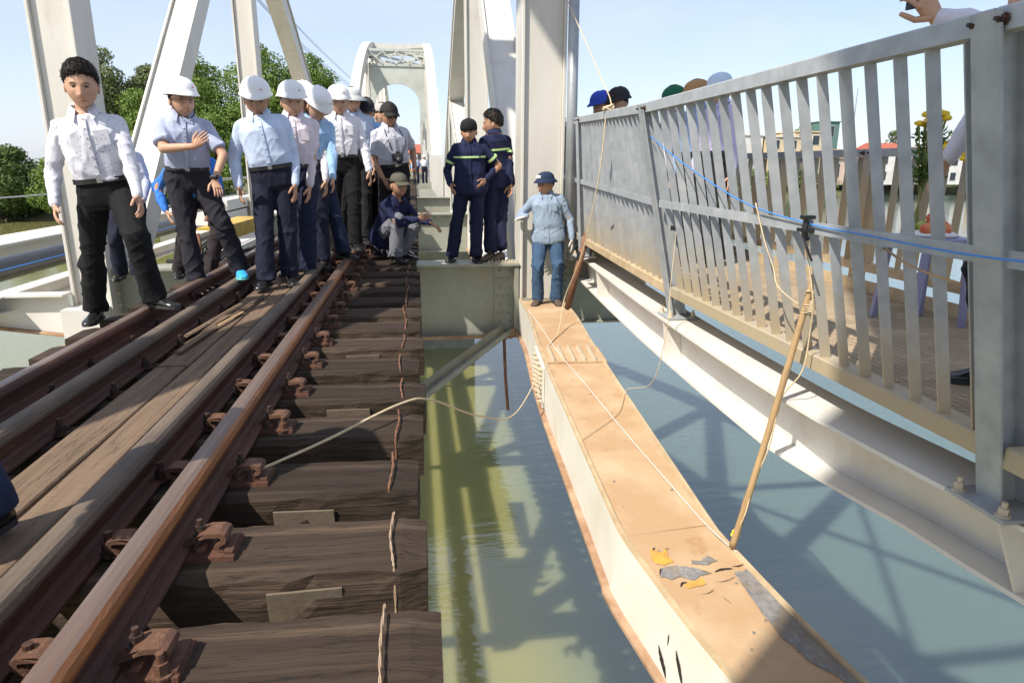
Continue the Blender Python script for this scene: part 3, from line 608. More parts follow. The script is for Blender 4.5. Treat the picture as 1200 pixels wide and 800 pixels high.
wash = bolt_mesh('railing_bolt', .011, .028, ('nut',))
for y in FPY:
    b = fb(y); t = ft(y); d = (t - b).normalized(); b0 = b - d * .22; t1 = t + d * .03
    m = MB(); yv = Vector((0, 1, 0)); xd = d.cross(yv).normalized(); xd = -xd if xd.x < 0 else xd
    for s_ in (-1, 1): m.bar(b0 + xd * s_ * .048, t1 + xd * s_ * .048, .1, .008, up=xd)
    m.bar(b0, t1, .006, .088, up=xd)
    p = m.build('post', 'galv_clean', rail_n)
    MB().box((b0.x - .11, y - .12, b0.z - .012), (b0.x + .11, y + .12, b0.z + .002)).build('base_plate', 'galv_clean', p)
    for sx in (-1, 1):
        for sy in (-1, 1): inst('anchor_bolt', bolt_mesh('anchor_bolt', .016, .042, ('clip' if sx > 0 else 'bolt_dust',)) if y == 1.755 else bpy.data.meshes['anchor_bolt'] if 'anchor_bolt' in bpy.data.meshes else bolt_mesh('anchor_bolt', .016, .042, ('bolt_dust',)), p, Vector((b0.x + sx * .085, y + sy * .09, b0.z + .002)) - world_loc(p))
    for s_ in (-1, 1): inst('railing_bolt', wash, rail_n, t - d * .005 + Vector((-.034, s_ * .045, 0)) - world_loc(rail_n), (0, R_(-90), 0))
slat_cache = {}
for i in range(len(FPY) - 1):
    ya, yb = FPY[i] + .05, FPY[i + 1] - .05
    ya2, yb2 = FPY[i] + .005, FPY[i + 1] - .005
    seg = [ya2, (ya2 + yb2) / 2, yb2]
    MB().sweep([ft(y) for y in seg], [(-.030, -.032), (.030, -.032), (.030, .026), (.024, .032), (-.024, .032), (-.030, .026)]).build('top_rail', 'galv_clean', rail_n)
    o = Vector((0, 0, 0))
    MB().sweep([fb(y) + Vector((.01, 0, -.02)) for y in (ya, yb)], [(-.045, -.045), (.055, -.045), (.055, .02), (.048, .026), (-.038, .026), (-.045, .02)]).build('bottom_rail', 'sand' if i == 2 else 'galv', rail_n)
    k = 0.485
    MB().sweep([fb(y).lerp(ft(y), k) + Vector((-.030, 0, 0)) for y in (ya, yb - .0)], [(-.004, -.025), (.004, -.025), (.004, .025), (-.004, .025)]).build('mid_rail', 'galv_clean', rail_n)
    n = 19 if i < 4 else 16
    for j in range(n):
        y = ya + (yb - ya) * (j + .32) / n + random.uniform(-.006, .006); b = fb(y) + Vector((0, 0, .004)); t = ft(y) - Vector((0, 0, .034)); d = (t - b).normalized(); xd = Vector((1, 0, 0)) - d * d.x; xd.normalize()
        tw = random.uniform(-.12, .12); yv = d.cross(xd).normalized(); xr = xd * math.cos(tw) + yv * math.sin(tw); bend = random.uniform(-.006, .006)
        m = MB(); rings = []
        for q in range(5):
            c = b.lerp(t, q / 4) + yv * bend * math.sin(math.pi * q / 4)
            yr = d.cross(xr).normalized(); rings.append([c + xr * sx * .0235 + yr * sy * .003 for sx, sy in ((-1, -1), (1, -1), (1, 1), (-1, 1))])
        m.loft(rings); m.build('slat', 'galv', rail_n)
# white I-beam carrying the near railing (slightly bent)
ib_pts = bez([(2.26, 10.5, -.06), (2.05, 7.3, -.095), (1.955, 5.6, -.11), (1.905, 4.4, -.115), (1.88, 3.4, -.115), (1.882, 2.7, -.115), (1.925, 2.2, -.115), (1.965, 1.85, -.115), (2.02, 1.55, -.12), (2.16, .9, -.12), (2.4, .0, -.13)], 6)
roll_ = lambda p: Vector(((.03 if p.y > 3 else .03 + .10 * min(1, (3 - p.y) / .8)), 0, 0))
wb = empty('walkway_beam', (1.93, 4, -.45), label='white bent I-beam below the leaning railing with posts bolted on top', cat='beam')
W2 = .142
MB().sweep(ib_pts, [(-W2, -.018), (W2, -.018), (W2, 0), (-W2, 0)]).build('top_flange', 'beam_white', wb)
m = MB(); m.loft([[p + Vector((-.007, 0, -.0195)), p + Vector((.007, 0, -.0195)), p + roll_(p) + Vector((.007, 0, -.3095)), p + roll_(p) + Vector((-.007, 0, -.3095))] for p in ib_pts]); m.build('web', 'beam_white', wb)
MB().sweep([p + roll_(p) - Vector((0, 0, .311)) for p in ib_pts], [(-W2, -.018), (W2, -.018), (W2, 0), (-W2, 0)]).build('bottom_flange', 'beam_white', wb)
for y in (7.1, 4.62, 1.72):
    p = min(ib_pts, key=lambda q: abs(q.y - y))
    for s_ in (-1, 1):
        x0_, x1_ = (.009, W2 - .006) if s_ > 0 else (-W2 + .006, -.009); q = roll_(p); m = MB(); v = []
        for dy in (-.006, .006): v += [p + Vector((x0_, dy, -.0195)), p + Vector((x1_, dy, -.0195)), p + q + Vector((x1_, dy, -.310)), p + q + Vector((x0_, dy, -.310))]
        m.add(v, [(0, 1, 2, 3), (4, 7, 6, 5), (0, 4, 5, 1), (1, 5, 6, 2), (2, 6, 7, 3), (3, 7, 4, 0)]); m.build('stiffener', 'beam_white', wb)
# deck
wk = empty('walkway_deck', (2.6, 4, 0), label='dusty checker plate footway between the two slat railings', cat='walkway')
def strip(name, m_, x0, x1, z0, z1, ya=-1.5, yb=12.5, dz=0):
    sh = lambda y: 0 if y < 5 else (y - 5) ** 2 * .008
    return MB().sweep([((x0 + x1) / 2 + sh(y), y, z1) for y in np.linspace(ya, yb, 15)], [((x0 - x1) / 2, z0 - z1), ((x1 - x0) / 2, z0 - z1), ((x1 - x0) / 2, 0), ((x0 - x1) / 2, 0)]).build(name, m_, wk)
for i in range(7):
    ya = -1.5 + 2 * i; strip('deck_plate', 'deckplate', 1.915, 3.32, .058, .068, ya, ya + 1.992)
strip('kick_plate', 'sand', 3.30, 3.312, .07, .155)
strip('edge_channel', 'rust_edge', 3.2, 3.26, -.08, .056)
# raised diamond pattern of the checker plate (tiny lugs), laid where the plate shows between the slats
m = MB()
for iy in range(150):
    for ix in range(30):
        x = 1.97 + .045 * ix; y = 1.6 + .03 * iy; a = .011; s_ = 1 if (ix + iy) % 2 else -1
        m.add([(x - a, y - a * .9 * s_, .0682), (x + .003, y - .003 * s_, .0725), (x + a, y + a * .9 * s_, .0682), (x - .003, y + .003 * s_, .0725)], [(0, 1, 2, 3)])
tag(m.build('checker_lugs', 'deckplate', wk), kind='stuff')
# far railing
rail_f = empty('metal_railing', (3.35, 4, 0), label='low dusty tan slat railing on the outer side of the footway', cat='railing')
fx = lambda y: 3.36 + (0 if y < 5 else (y - 5) ** 2 * .008)
ffz = lambda y: 1.075
for y in (-.9, 1.9, 4.7, 7.5, 10.3):
    MB().box((fx(y) - .04, y - .045, -.1), (fx(y) + .04, y + .045, 1.10)).build('post', 'galv_far', rail_f)
    for s_ in (-1, 1): inst('railing_bolt', wash, rail_f, Vector((fx(y) - .05, y + s_ * .045, 1.075)) - world_loc(rail_f), (0, R_(-90), 0))
for ya, yb in ((-.9, 1.9), (1.9, 4.7), (4.7, 7.5), (7.5, 10.3)):
    g = [(fx(ya), ya), (fx(yb), yb)]
    MB().sweep([(x, y, 1.075) for x, y in [g[0], g[1]]], [(-.047, -.028), (.03, -.028), (.03, .028), (-.047, .028)]).build('top_rail', 'galv_pole', rail_f)
    MB().sweep([(x, y, .245) for x, y in g], [(-.047, -.03), (.03, -.03), (.03, .03), (-.047, .03)]).build('bottom_rail', 'sand', rail_f)
    n = 18
    for j in range(n):
        y = ya + .06 + (yb - ya - .12) * (j + .5) / n; x = fx(y); lean = random.uniform(-.02, .02) if random.random() < .75 else random.uniform(-.09, .09)
        MB().bar((x, y, .277), (x, y + lean, 1.045), .062, .006, up=(random.uniform(-.35, .35), 1, 0)).build('slat', 'galv_far', rail_f)
# ============================================================ things hung on and leaning on the railing
def thing_wire(name, pts, r, m_, lab, cat, grp=None, seg=8, n=6): return tag(MB().tube(bez(pts, seg), r, n).build(name, m_, smooth=True), lab, cat, grp)
thing_wire('nylon_line', [(1.60, 4.60, 1.17), (1.615, 4.0, .985), (1.655, 3.3, .80), (1.675, 2.72, .735), (1.665, 2.3, .725), (1.600, 1.76, .725), (1.63, 1.4, .735), (1.64, .8, .76)], .0036, 'blue_line', 'bright blue nylon line strung along the leaning railing', 'line')
m = MB(); m.tube([(1.675, 2.70, .665), (1.655, 2.70, .70), (1.66, 2.70, .76)], .012, 6); m.box((1.64, 2.67, .70), (1.69, 2.735, .715)); m.box((1.64, 2.68, .755), (1.69, 2.72, .77)); m.tube([(1.66, 2.72, .69), (1.65, 2.66, .64), (1.67, 2.64, .58)], .006, 6)
tag(m.build('cable_clamp', 'black'), 'small black clamp holding the blue line on the mid rail', 'clamp')
tag(MB().tube([(1.755, 4.42, .545), (1.755, 4.42, .575)], .035, 8).build('tape_band', 'black'), 'black tape band on a slat where a thin cord is tied', 'tape')
# bamboo pole with nodes
pb = Vector((1.565, 2.87, -.93)); pt = Vector((1.765, 2.76, .50)); m = MB(); pts = []; rr_ = []
for k in range(40):
    t = k / 39; nd = abs((t * 8.3) % 1 - .5) < .05; pts.append(pb.lerp(pt, t) + Vector((.008 * math.sin(t * 3), 0, 0))); rr_.append((.017 - .003 * t) * (1.14 if nd else 1))
tag(m.tube(pts, rr_, 12).build('bamboo_pole', 'bamboo', smooth=True), 'bamboo pole leaning from the orange beam up to the slat railing', 'pole')
ry = bez([(1.70, 2.74, .62), (1.735, 2.70, .40), (1.76, 2.73, .22), (1.75, 2.74, .05), (1.70, 2.80, -.1), (1.665, 2.80, -.35), (1.63, 2.84, -.55), (1.595, 2.83, -.72), (1.57, 2.88, -.9)], 6)
tag(MB().tube(ry, .0038, 6).build('rope', 'rope', smooth=True), 'loose pale rope wound down the bamboo pole', 'rope')
m = MB()
for k in range(5):
    a = [(1.765 + .03 * math.cos(q * .7 + k), 2.76 + .022 * math.sin(q * .7 + k), .30 + .02 * k + .006 * q) for q in range(10)]; m.tube(a, .0032, 5)
tag(m.build('rope_knot', 'rope', smooth=True), 'rope knot lashing the bamboo pole to a slat', 'rope')
thing_wire('rope', [(1.64, 3.12, .80), (1.67, 3.05, .62), (1.70, 3.0, .50), (1.69, 2.92, .42), (1.75, 2.83, .35)], .0035, 'rope', 'thin frayed rope dangling behind the black clamp', 'rope')
thing_wire('dry_twig', [(1.70, 2.75, .70), (1.70, 2.6, .735), (1.74, 2.35, .69), (1.70, 2.1, .64), (1.73, 1.9, .61)], .0045, 'bamboo', 'dry straw twig woven through the slats near the clamp', 'twig')
# long hemp rope: from high up, over the top rail, down to the chord and away under the track
thing_wire('rope', [(1.62, 7.9, 2.9), (1.68, 6.3, 1.78), (1.715, 6.0, 1.50), (1.66, 5.95, 1.40), (1.62, 5.95, .9), (1.56, 6.2, .2), (1.48, 6.6, -.35), (1.36, 6.3, -.62), (1.17, 5.9, -.68), (1.05, 5.6, -.80), (.70, 4.8, -.90), (.35, 4.1, -.62), (.05, 3.2, -.18), (-.1, 2.95, -.10), (-.4, 2.6, -.12), (-.62, 2.38, -.135)], .0058, 'rope', 'long hemp rope hanging over the railing, across the chord and on to the rail', 'rope')
m = MB()
for k in range(4): m.tube([(1.70 + .04 * math.cos(q * .8 + k) - .02, 5.96 + .05 * math.sin(q * .8), 1.47 - .01 * k + .02 * math.cos(q * .8)) for q in range(9)], .007, 5)
tag(m.build('rope_knot', 'rope', smooth=True), 'rope hitch tied on the top rail below the capped heads', 'rope')
thing_wire('cord', [(1.755, 4.40, .56), (1.70, 4.30, .1), (1.66, 4.2, -.05), (1.62, 4.3, -.5), (1.56, 4.7, -.70), (1.40, 4.4, -.765), (1.05, 4.05, -.80)], .003, 'rope', 'thin cord slanting from the black tape band down across the orange chord', 'cord')
thing_wire('cord', [tuple(chord_at(y, a, .022)[0]) for y, a in ((7.3, .02), (6.6, .08), (5.64, .16), (5.0, .24), (4.2, .33), (3.5, .42), (3.0, .49), (2.8, .52))], .0022, 'chalk', 'taut white string running along the orange chord', 'cord')
# galvanised pole, hanging black cable, rusty pipe, cable coils by the right hanger
tag(MB().tube([(1.80, 7.85, -.13), (1.775, 7.85, 3.2)], .06, 14).build('steel_pole', 'galv_pole', smooth=True), 'tall galvanised tube standing beside the far end of the leaning railing', 'pole')
thing_wire('cable', [(1.70, 8.6, 4.0), (1.69, 8.55, 2.2), (1.70, 8.5, 1.0), (1.71, 8.5, -.1)], .012, 'black', 'black cable hanging straight down beside the white hanger', 'cable')
m = MB(); m.tube([(1.70, 7.42, -.63), (1.86, 7.25, .24)], .038, 12); tag(m.build('rusty_pipe', 'pipe_rust', smooth=True), 'short rusty pipe leaning beside the man in the denim jacket', 'pipe')
m = MB(); a = Vector((1.80, 7.32, -.06)); m.tube([a, a + Vector((.02, -.02, .10))], .044, 12); tag(m.build('tape_band', 'black'), 'black tape wrapped round the leaning rusty pipe', 'tape')
m = MB()
for k in range(9):
    r = .17 + .015 * math.sin(k * 1.7); m.tube([(1.80 + r * math.cos(q * .35) * 1.1, 8.15 + .05 * math.sin(k), -.02 + .012 * k + r * .6 * math.sin(q * .35 + .2 * k) + .03) for q in range(19)], .010, 6)
tag(m.build('cable_coil', 'grey_metal', smooth=True), 'coil of grey cable lying on the outrigger behind the denim jacket', 'cable')

# ============================================================ left side of the bridge
pl = MB(); pl.tube([(-5.05, y, -.30) for y in (1, 8, 16, 30)], .14, 24); lp = tag(pl.build('water_pipe', 'pipe_black', smooth=True), 'thick black plastic pipe with a blue stripe along the left side', 'pipe')
st_ = MB(); st_.sweep([(-5.05, y, -.30) for y in (1, 30)], [(.14 * math.cos(a), .1418 * math.sin(a)) for a in (R_(6), R_(10), R_(14))] + [(.135, .02)]); st_.build('stripe', 'blue_line', lp)
m = MB(); m.box((-4.72, 1, -.64), (-4.50, 30, -.622)); m.box((-4.617, 1, -.62), (-4.603, 30, -.47)); m.box((-4.72, 1, -.468), (-4.50, 30, -.452))
tag(m.build('side_beam', 'beam_white'), 'white narrow I-beam running below the black pipe', 'beam')
m = MB(); m.box((-6.35, 1, -.47), (-5.75, 30, -.12)); m.box((-5.73, 1, -.16), (-5.62, 30, -.12)); tag(m.build('side_beam', 'beam_white', bevel=.01), 'broad white edge beam on the outer side of the black pipe', 'beam')
thing_wire('cable', [(-9.5, 7.5, .3), (-6.3, 9.2, .45), (-4.1, 11, .62)], .012, 'galv_pole', 'thin grey cable crossing the river view at the left', 'cable')
# railing pipes behind the helmeted group
lr = empty('pipe_railing', (-4.4, 14, -.4), label='grey pipe railing behind the helmeted group on the left side', cat='railing')
for y in np.arange(9.6, 26, 2.0): MB().tube([(-4.35, y, -.45), (-4.35, y, .62)], .035, 8).build('post', 'grey_metal', lr, smooth=True)
for z in (.22, .62): MB().tube([(-4.35, 9.6, z), (-4.35, 25.6, z)], .028, 8).build('pipe', 'grey_metal', lr, smooth=True)
m = MB(); m.sweep([(-3.15, 11.2, -.14), (-3.0, 13.6, -.12)], [(-.05, -.12), (.05, -.12), (.05, .12), (-.05, .12)]); m.box((-3.42, 11.1, -.05), (-3.12, 13.6, -.01)); tag(m.build('steel_channel', 'yellow'), 'yellow steel channel lying behind the helmeted group', 'channel')
m = MB()
for k in range(12):
    r = .30 + .03 * math.sin(k * 2.3); cx, cy = -3.1 + .03 * math.sin(k * 1.3), 10.6 + .05 * math.cos(k)
    m.tube([(cx + r * math.cos(q * .33) * .9, cy + .25 * r * math.sin(q * .33 + .5), -.48 + r * .75 * math.sin(q * .33 + .12 * k) + .18) for q in range(20)], .014, 6)
tag(m.build('hose_coil', 'steel_grey', smooth=True), 'heap of coiled hoses below the yellow channel', 'hose')
m = MB()
for k in range(5):
    r = .26 + .04 * math.sin(k * 2.9); m.tube([(-2.85 + r * math.cos(q * .33), 10.2 + .1 * math.sin(k), -.32 + r * .8 * math.sin(q * .33 + .3 * k)) for q in range(20)], .012, 6)
tag(m.build('hose_coil', 'black', smooth=True), 'black hose loops lying in front of the hose heap', 'hose')
thing_wire('hose', [(-2.95, 9.6, .05), (-2.92, 9.55, -.12), (-2.98, 9.6, -.30), (-2.9, 9.5, -.42)], .02, 'pipe_rust', 'orange hose hanging behind the man with blue sneakers', 'hose')
m = MB(); m.box((-3.6, 9.9, -.56), (-2.72, 10.9, -.52)); m.box((-3.4, 9.6, -.52), (-2.75, 9.66, -.30)); tag(m.build('side_platform', 'grey_metal'), 'grey sheet platform carrying the coiled hoses', 'platform')
m = MB(); m.box((-4.35, 15, .0), (-3.95, 17.5, .22)); m.box((-4.6, 14.9, -.3), (-3.97, 17.6, -.04)); tag(m.build('steel_box', 'beam_white', bevel=.01), 'white flat box on the left side behind the group', 'box')
# overhead lines up on the left
for k in range(5):
    x = -16.5 - .5 * (k % 3); z = 18.0 + .75 * k
    thing_wire('power_line', [(x, 35, z + 2.2), (x, 70, z + .4), (x, 110, z), (x + .5, 160, z + 1.0), (x + 1, 220, z + 3)], .03, 'black', ['lowest', 'second lowest', 'middle', 'second highest', 'highest'][k] + ' overhead power line left of the curved arch rib', 'power line', 'overhead power lines')
# ============================================================ flowers and offerings on the footway
M['petal'] = mat('yellow_petals', (.75, .53, .015), .6, c2=(.85, .66, .05), scale=30)
M['stem'] = mat('green_stems', (.07, .15, .03), .6, c2=(.12, .2, .05), scale=30)
M['stem_pale'] = mat('pale_stems', (.24, .27, .09), .6)
M['film'] = mat('clear_film', (.7, .72, .75), .2)
bq = empty('flower_bouquet', (3.26, 4.02, .62), label='bunch of yellow chrysanthemums tied upright on the outer railing', cat='flowers')
rgf = random.Random(11); m = MB(); mp_ = MB(); ml = MB()
for k in range(26):
    a = rgf.uniform(0, 6.28); r = rgf.uniform(.0, .085); tx = 3.24 + r * math.cos(a) * 1.1; ty = 3.98 + r * math.sin(a) * 1.3; tz = 1.24 + rgf.uniform(0, .09) - r * .5
    m.tube([(3.26 + rgf.uniform(-.025, .025), 4.05 + rgf.uniform(-.02, .02), .58), (3.26, 4.04, .75), (tx, ty, tz)], .004, 5)
    mp_.ell((tx, ty, tz), (.03, .03, .017), 10, 5)
    for q in range(16):
        b = q * 2.4; rr2 = .028 * math.sqrt((q + 1) / 16); c = Vector((tx, ty, tz)); d = Vector((math.cos(b), math.sin(b), .55 - 2 * rr2 * 10)).normalized()
        u, w = perp(d); p = c + d * .012; mp_.add([p + u * .007, p + d * (.02 + rr2 * .3) + u * .004, p + d * (.02 + rr2 * .3) - u * .004, p - u * .007], [(0, 1, 2, 3)])
    for q in range(16):
        z = rgf.uniform(.86, 1.19); c = Vector((3.25 + rgf.gauss(0, .042), 4.0 + rgf.gauss(0, .05), z)); d = Vector((rgf.uniform(-1, 1), rgf.uniform(-1, 1), rgf.uniform(-.3, .8))).normalized(); u, w = perp(d)
        ml.add([c, c + d * .03 + u * .014, c + d * .065, c + d * .03 - u * .014], [(0, 1, 2, 3)])
m.build('stems', 'stem_pale', bq); mp_.build('blossoms', 'petal', bq); ml.build('leaves', 'stem', bq)
bq2 = empty('flower_bouquet', (3.25, 3.1, .6), label='spread of yellow and green blossoms behind the thick railing post', cat='flowers')
mp_ = MB(); ml = MB()
for k in range(40):
    c = Vector((3.27 + rgf.gauss(0, .06), 3.62 + rgf.gauss(0, .10), 1.02 + rgf.uniform(0, .16))); (mp_ if k % 3 else ml).ell(c, (.026, .026, .016), 8, 4)
    for q in range(8):
        d = Vector((rgf.uniform(-1, 1), rgf.uniform(-1, 1), rgf.uniform(-.2, 1))).normalized(); u, w = perp(d); (mp_ if k % 3 else ml).add([c, c + d * .02 + u * .012, c + d * .04, c + d * .02 - u * .012], [(0, 1, 2, 3)])
mp_.build('blossoms', 'petal', bq2); ml.build('leaves', 'stem', bq2)
M['stool'] = mat('violet_plastic', (.24, .25, .40), .45); M['fruit_red'] = mat('red_fruit', (.55, .05, .03), .35, c2=(.6, .25, .08), scale=12); M['fruit_green'] = mat('green_fruit', (.30, .38, .06), .4); M['tray'] = mat('white_tray', (.7, .7, .7), .4)
stl = empty('stool', (2.98, 3.55, .07), label='violet plastic stool holding the fruit tray beside the outer railing', cat='stool')
MB().box((2.80, 3.36, .555), (3.14, 3.74, .585)).build('seat', 'stool', stl, bevel=.01)
for sx in (-1, 1):
    for sy in (-1, 1): MB().bar((2.97 + sx * .16, 3.55 + sy * .17, .07), (2.97 + sx * .13, 3.55 + sy * .15, .555), .035, .025, up=(0, 1, 0)).build('leg', 'stool', stl)
tag(MB().ell((2.97, 3.55, .595), (.15, .15, .03), 20, 4).build('fruit_tray', 'tray', smooth=True), 'white round tray of fruit on the violet stool', 'tray')
for k, (dx, dy, dz, r, g, lb) in enumerate([(-.07, -.06, .045, .042, 'fruit_red', 'red apple'), (.02, -.08, .045, .04, 'fruit_red', 'red apple'), (.08, .0, .045, .043, 'fruit_red', 'red apple'), (-.02, .04, .045, .045, 'fruit_green', 'green fruit'), (-.01, -.02, .105, .04, 'fruit_red', 'topmost red apple'), (-.09, .06, .045, .038, 'fruit_green', 'green fruit')]):
    m = MB(); m.ell((2.97 + dx, 3.55 + dy, .585 + dz), (r, r, r * .9), 14, 9); m.tube([(2.97 + dx, 3.55 + dy, .585 + dz + r * .8), (2.975 + dx, 3.55 + dy, .585 + dz + r * 1.15)], .003, 5)
    tag(m.build('fruit', g, smooth=True), lb + ' on the white tray on the violet stool', 'fruit', 'fruit on the tray')

tag(MB().add([(3.55, 10.15, WZ + .012), (3.62, 10.12, WZ + .03), (3.74, 10.14, WZ + .012), (3.63, 10.20, WZ + .015)], [(0, 1, 2, 3)]).build('floating_leaf', 'clip'), 'brown leaf floating on the water beside the orange chord', 'leaf')
m = MB()
for k in range(7): m.ell((1.60 + .02 * math.sin(k * 2.3), 2.92 + .02 * math.cos(k * 1.9), -.90 + .008 * k), (.012, .012, .008), 7, 4)
tag(m.build('yellow_blossom', 'petal', smooth=True), 'small yellow blossom sprig caught at the foot of the bamboo pole', 'flowers')
# ============================================================ trees and buildings on the far banks
def leaf_mat(name, a, b_, tr=.25):
    m = mat(name, a, .6, c2=b_, scale=.5, lo=.3, hi=.7, coord='World', spec=.3); b = m.node_tree.nodes['Principled BSDF']
    nt = m.node_tree; tl = nt.nodes.new('ShaderNodeBsdfTranslucent'); mx = nt.nodes.new('ShaderNodeMixShader'); mx.inputs[0].default_value = .3; nt.links.new(b.inputs['Base Color'].links[0].from_socket, tl.inputs[0]); nt.links.new(b.outputs[0], mx.inputs[1]); nt.links.new(tl.outputs[0], mx.inputs[2]); nt.links.new(mx.outputs[0], nt.nodes['Material Output'].inputs[0]); return m
M['leaf_dark'] = leaf_mat('dark_tree_leaves', (.06, .10, .026), (.115, .165, .042)); M['leaf_mid'] = leaf_mat('bright_tree_leaves', (.11, .185, .034), (.19, .265, .055)); M['leaf_olive'] = leaf_mat('feathery_olive_leaves', (.12, .15, .055), (.19, .22, .09))
M['leaf_yel'] = leaf_mat('yellow_green_leaves', (.14, .19, .04), (.21, .25, .06)); M['bark'] = mat('tree_bark', (.11, .085, .06), .9, c2=(.17, .14, .11), scale=3)
KS = 1.54   # layout units to metres on the far banks
def tree(x, y, h, w, lm, lab, seed, grp, zb=WZ + 3.7, trunk=.3, leaf=.42, dens=1.0, clumps=16, bottom=.25):
    x *= KS; y *= KS; h *= KS; w *= KS; leaf *= KS; trunk *= KS
    rg = np.random.default_rng(seed); root = empty('tree', (x, y, zb), label=lab, cat='tree', group=grp)
    H = h; tm = MB(); tm.tube([(x, y, zb - .5), (x + rg.normal(0, .2), y, zb + H * .3), (x + rg.normal(0, .4), y, zb + H * .62)], [trunk, trunk * .75, trunk * .4], 8)
    cen = []
    for k in range(clumps):
        t = rg.uniform(bottom, .93); a = rg.uniform(0, 2 * math.pi); env = math.sin(math.pi * min(1, (t - bottom + .12) / (1.12 - bottom)) ** .85); rr = w * .5 * env * rg.uniform(.35, .85)
        c = np.array([x + rr * math.cos(a), y + rr * math.sin(a), zb + H * t]); cen.append((c, w * rg.uniform(.13, .24) * (0.55 + .6 * env)))
    cen.append((np.array([x, y, zb + H * .9]), w * .15))
    for c, r in cen[::2]: tm.tube([(x, y, zb + H * .3), Vector(c).lerp(Vector((x, y, zb + H * .45)), .45), tuple(c)], [trunk * .4, trunk * .25, .03], 6)
    tm.build('trunk', 'bark', root, smooth=True)
    P = []
    for c, r in cen:
        n = int(150 * dens * (r / 1.6) ** 2 * (.42 / leaf) ** 2 ) + 30
        d = rg.normal(size=(n, 3)); d /= np.linalg.norm(d, axis=1)[:, None]; q = c + d * (r * rg.uniform(.55, 1.12, n) ** .6)[:, None] * np.array([1.15, 1.15, .8]); P.append((q, d))
    q = np.concatenate([a for a, _ in P]); d = np.concatenate([b for _, b in P]); n = len(q)
    nrm = d + rg.normal(0, .55, (n, 3)); nrm /= np.linalg.norm(nrm, axis=1)[:, None]
    t1 = np.cross(nrm, rg.normal(size=(n, 3))); t1 /= np.linalg.norm(t1, axis=1)[:, None]; t2 = np.cross(nrm, t1); s = leaf * rg.uniform(.5, 1.15, n)[:, None]
    v = np.stack([q - t1 * s * .5, q + t2 * s * .32 + nrm * s * .08, q + t1 * s * .5, q - t2 * s * .32 + nrm * s * .08], 1).reshape(-1, 3) - np.array([x, y, zb])
    me = bpy.data.meshes.new('crown'); me.from_pydata(v.tolist(), [], np.arange(4 * n).reshape(-1, 4).tolist()); me.materials.append(M[lm]); o = link(bpy.data.objects.new('crown', me)); o.parent = root; return root
G = 'trees on the far bank'
T = [(-35.6, 88, 19.5, 8.5, 'leaf_olive', 'tall feathery olive tree between the two left hangers', 1), (-31.5, 92, 18.0, 9, 'leaf_olive', 'olive tree just right of the tall feathery one', 2),
     (-26.5, 90, 19.5, 10.5, 'leaf_mid', 'broad bright green tree behind the man with blue sneakers', 3), (-31, 86, 14.0, 9, 'leaf_mid', 'lower bright green tree in front of the broad one', 4), (-19.5, 92, 21.0, 11, 'leaf_mid', 'round bright tree left of the curved arch rib', 5),
     (-13.5, 96, 20.5, 9.5, 'leaf_mid', 'round tree seen through the curved arch rib', 6), (-10.5, 99, 17.0, 8, 'leaf_dark', 'dark tree showing right of the arch rib', 7), (-23, 85, 11.5, 8, 'leaf_mid', 'low bright tree between the helmeted men', 8),
     (-52, 84, 8.2, 8, 'leaf_olive', 'yellowish bush tree hanging over the water', 9), (-57.5, 88, 8.6, 8, 'leaf_mid', 'mid green tree behind the yellowish bush tree', 10), (-63, 92, 9.4, 8, 'leaf_dark', 'dark tree at the end of the left bank', 11), (-45.5, 85, 7.5, 7, 'leaf_dark', 'low dark bush at the water beside the boat shed', 12), (-71, 95, 9.2, 10, 'leaf_dark', 'dark tree far along the left bank', 13), (-82, 97, 8.5, 11, 'leaf_mid', 'green tree farthest along the left bank', 14), (-39, 83.5, 7, 7, 'leaf_mid', 'low green bush below the tall feathery tree', 15), (-30, 83.5, 6.5, 7, 'leaf_mid', 'low green bush below the broad tree', 16)]
for x, y, h, w, lm, lab, sd_ in T: tree(x, y, h, w, lm, lab, sd_, G, zb=WZ + 1.2, leaf=.38, dens=2.4, clumps=38, bottom=.16 if h > 10 else .05)
for x, y, h, w, lm, lab, sd_ in [(15, 112, 15.5, 9, 'leaf_mid', 'green tree behind the beanie worker between the right diagonals', 21), (19.5, 118, 13, 8, 'leaf_olive', 'olive tree beside the white right hanger', 22), (28, 118, 12.5, 9, 'leaf_mid', 'green tree above the far end of the leaning railing', 23), (34.5, 122, 12, 8, 'leaf_yel', 'pale tree behind the galvanised pole', 24)]:
    tree(x, y, h, w, lm, lab, sd_, 'trees behind the right truss', leaf=.55, clumps=20, bottom=.12)
# boat shed on the left bank
sh = empty('boat_shed', (-80, 125, WZ), label='low tan waterside shed with a faded blue roof on the left bank', cat='shed')
M['tanwall'] = mat('tan_board_wall', (.36, .24, .12), .85, c2=(.28, .18, .09), scale=2); M['blueroof'] = mat('faded_blue_roof', (.12, .20, .32), .6, c2=(.09, .15, .24), scale=2)
for k in range(3): MB().box((-88 + 5.2 * k, 122.5, WZ + .8), (-83.4 + 5.2 * k, 125.5, WZ + 3.8)).build('wall', 'tanwall', sh)
MB().add([(x, y, z + d) for d in (0, -.15) for x, y, z in ((-89, 121.6, WZ + 4.05), (-71.5, 121.6, WZ + 4.05), (-71.5, 126.3, WZ + 5.4), (-89, 126.3, WZ + 5.4))], [(0, 1, 2, 3), (4, 7, 6, 5), (0, 4, 5, 1), (1, 5, 6, 2), (2, 6, 7, 3), (3, 7, 4, 0)]).build('roof', 'blueroof', sh)
for k in range(5): MB().tube([(-87.5 + 3.7 * k, 122, WZ - 1), (-87.5 + 3.7 * k, 122, WZ + .82)], .18, 6).build('stilt', 'bark', sh)
MB().box((-88.6, 121.6, WZ + .5), (-71.8, 126.3, WZ + .79)).build('deck', 'tanwall', sh)
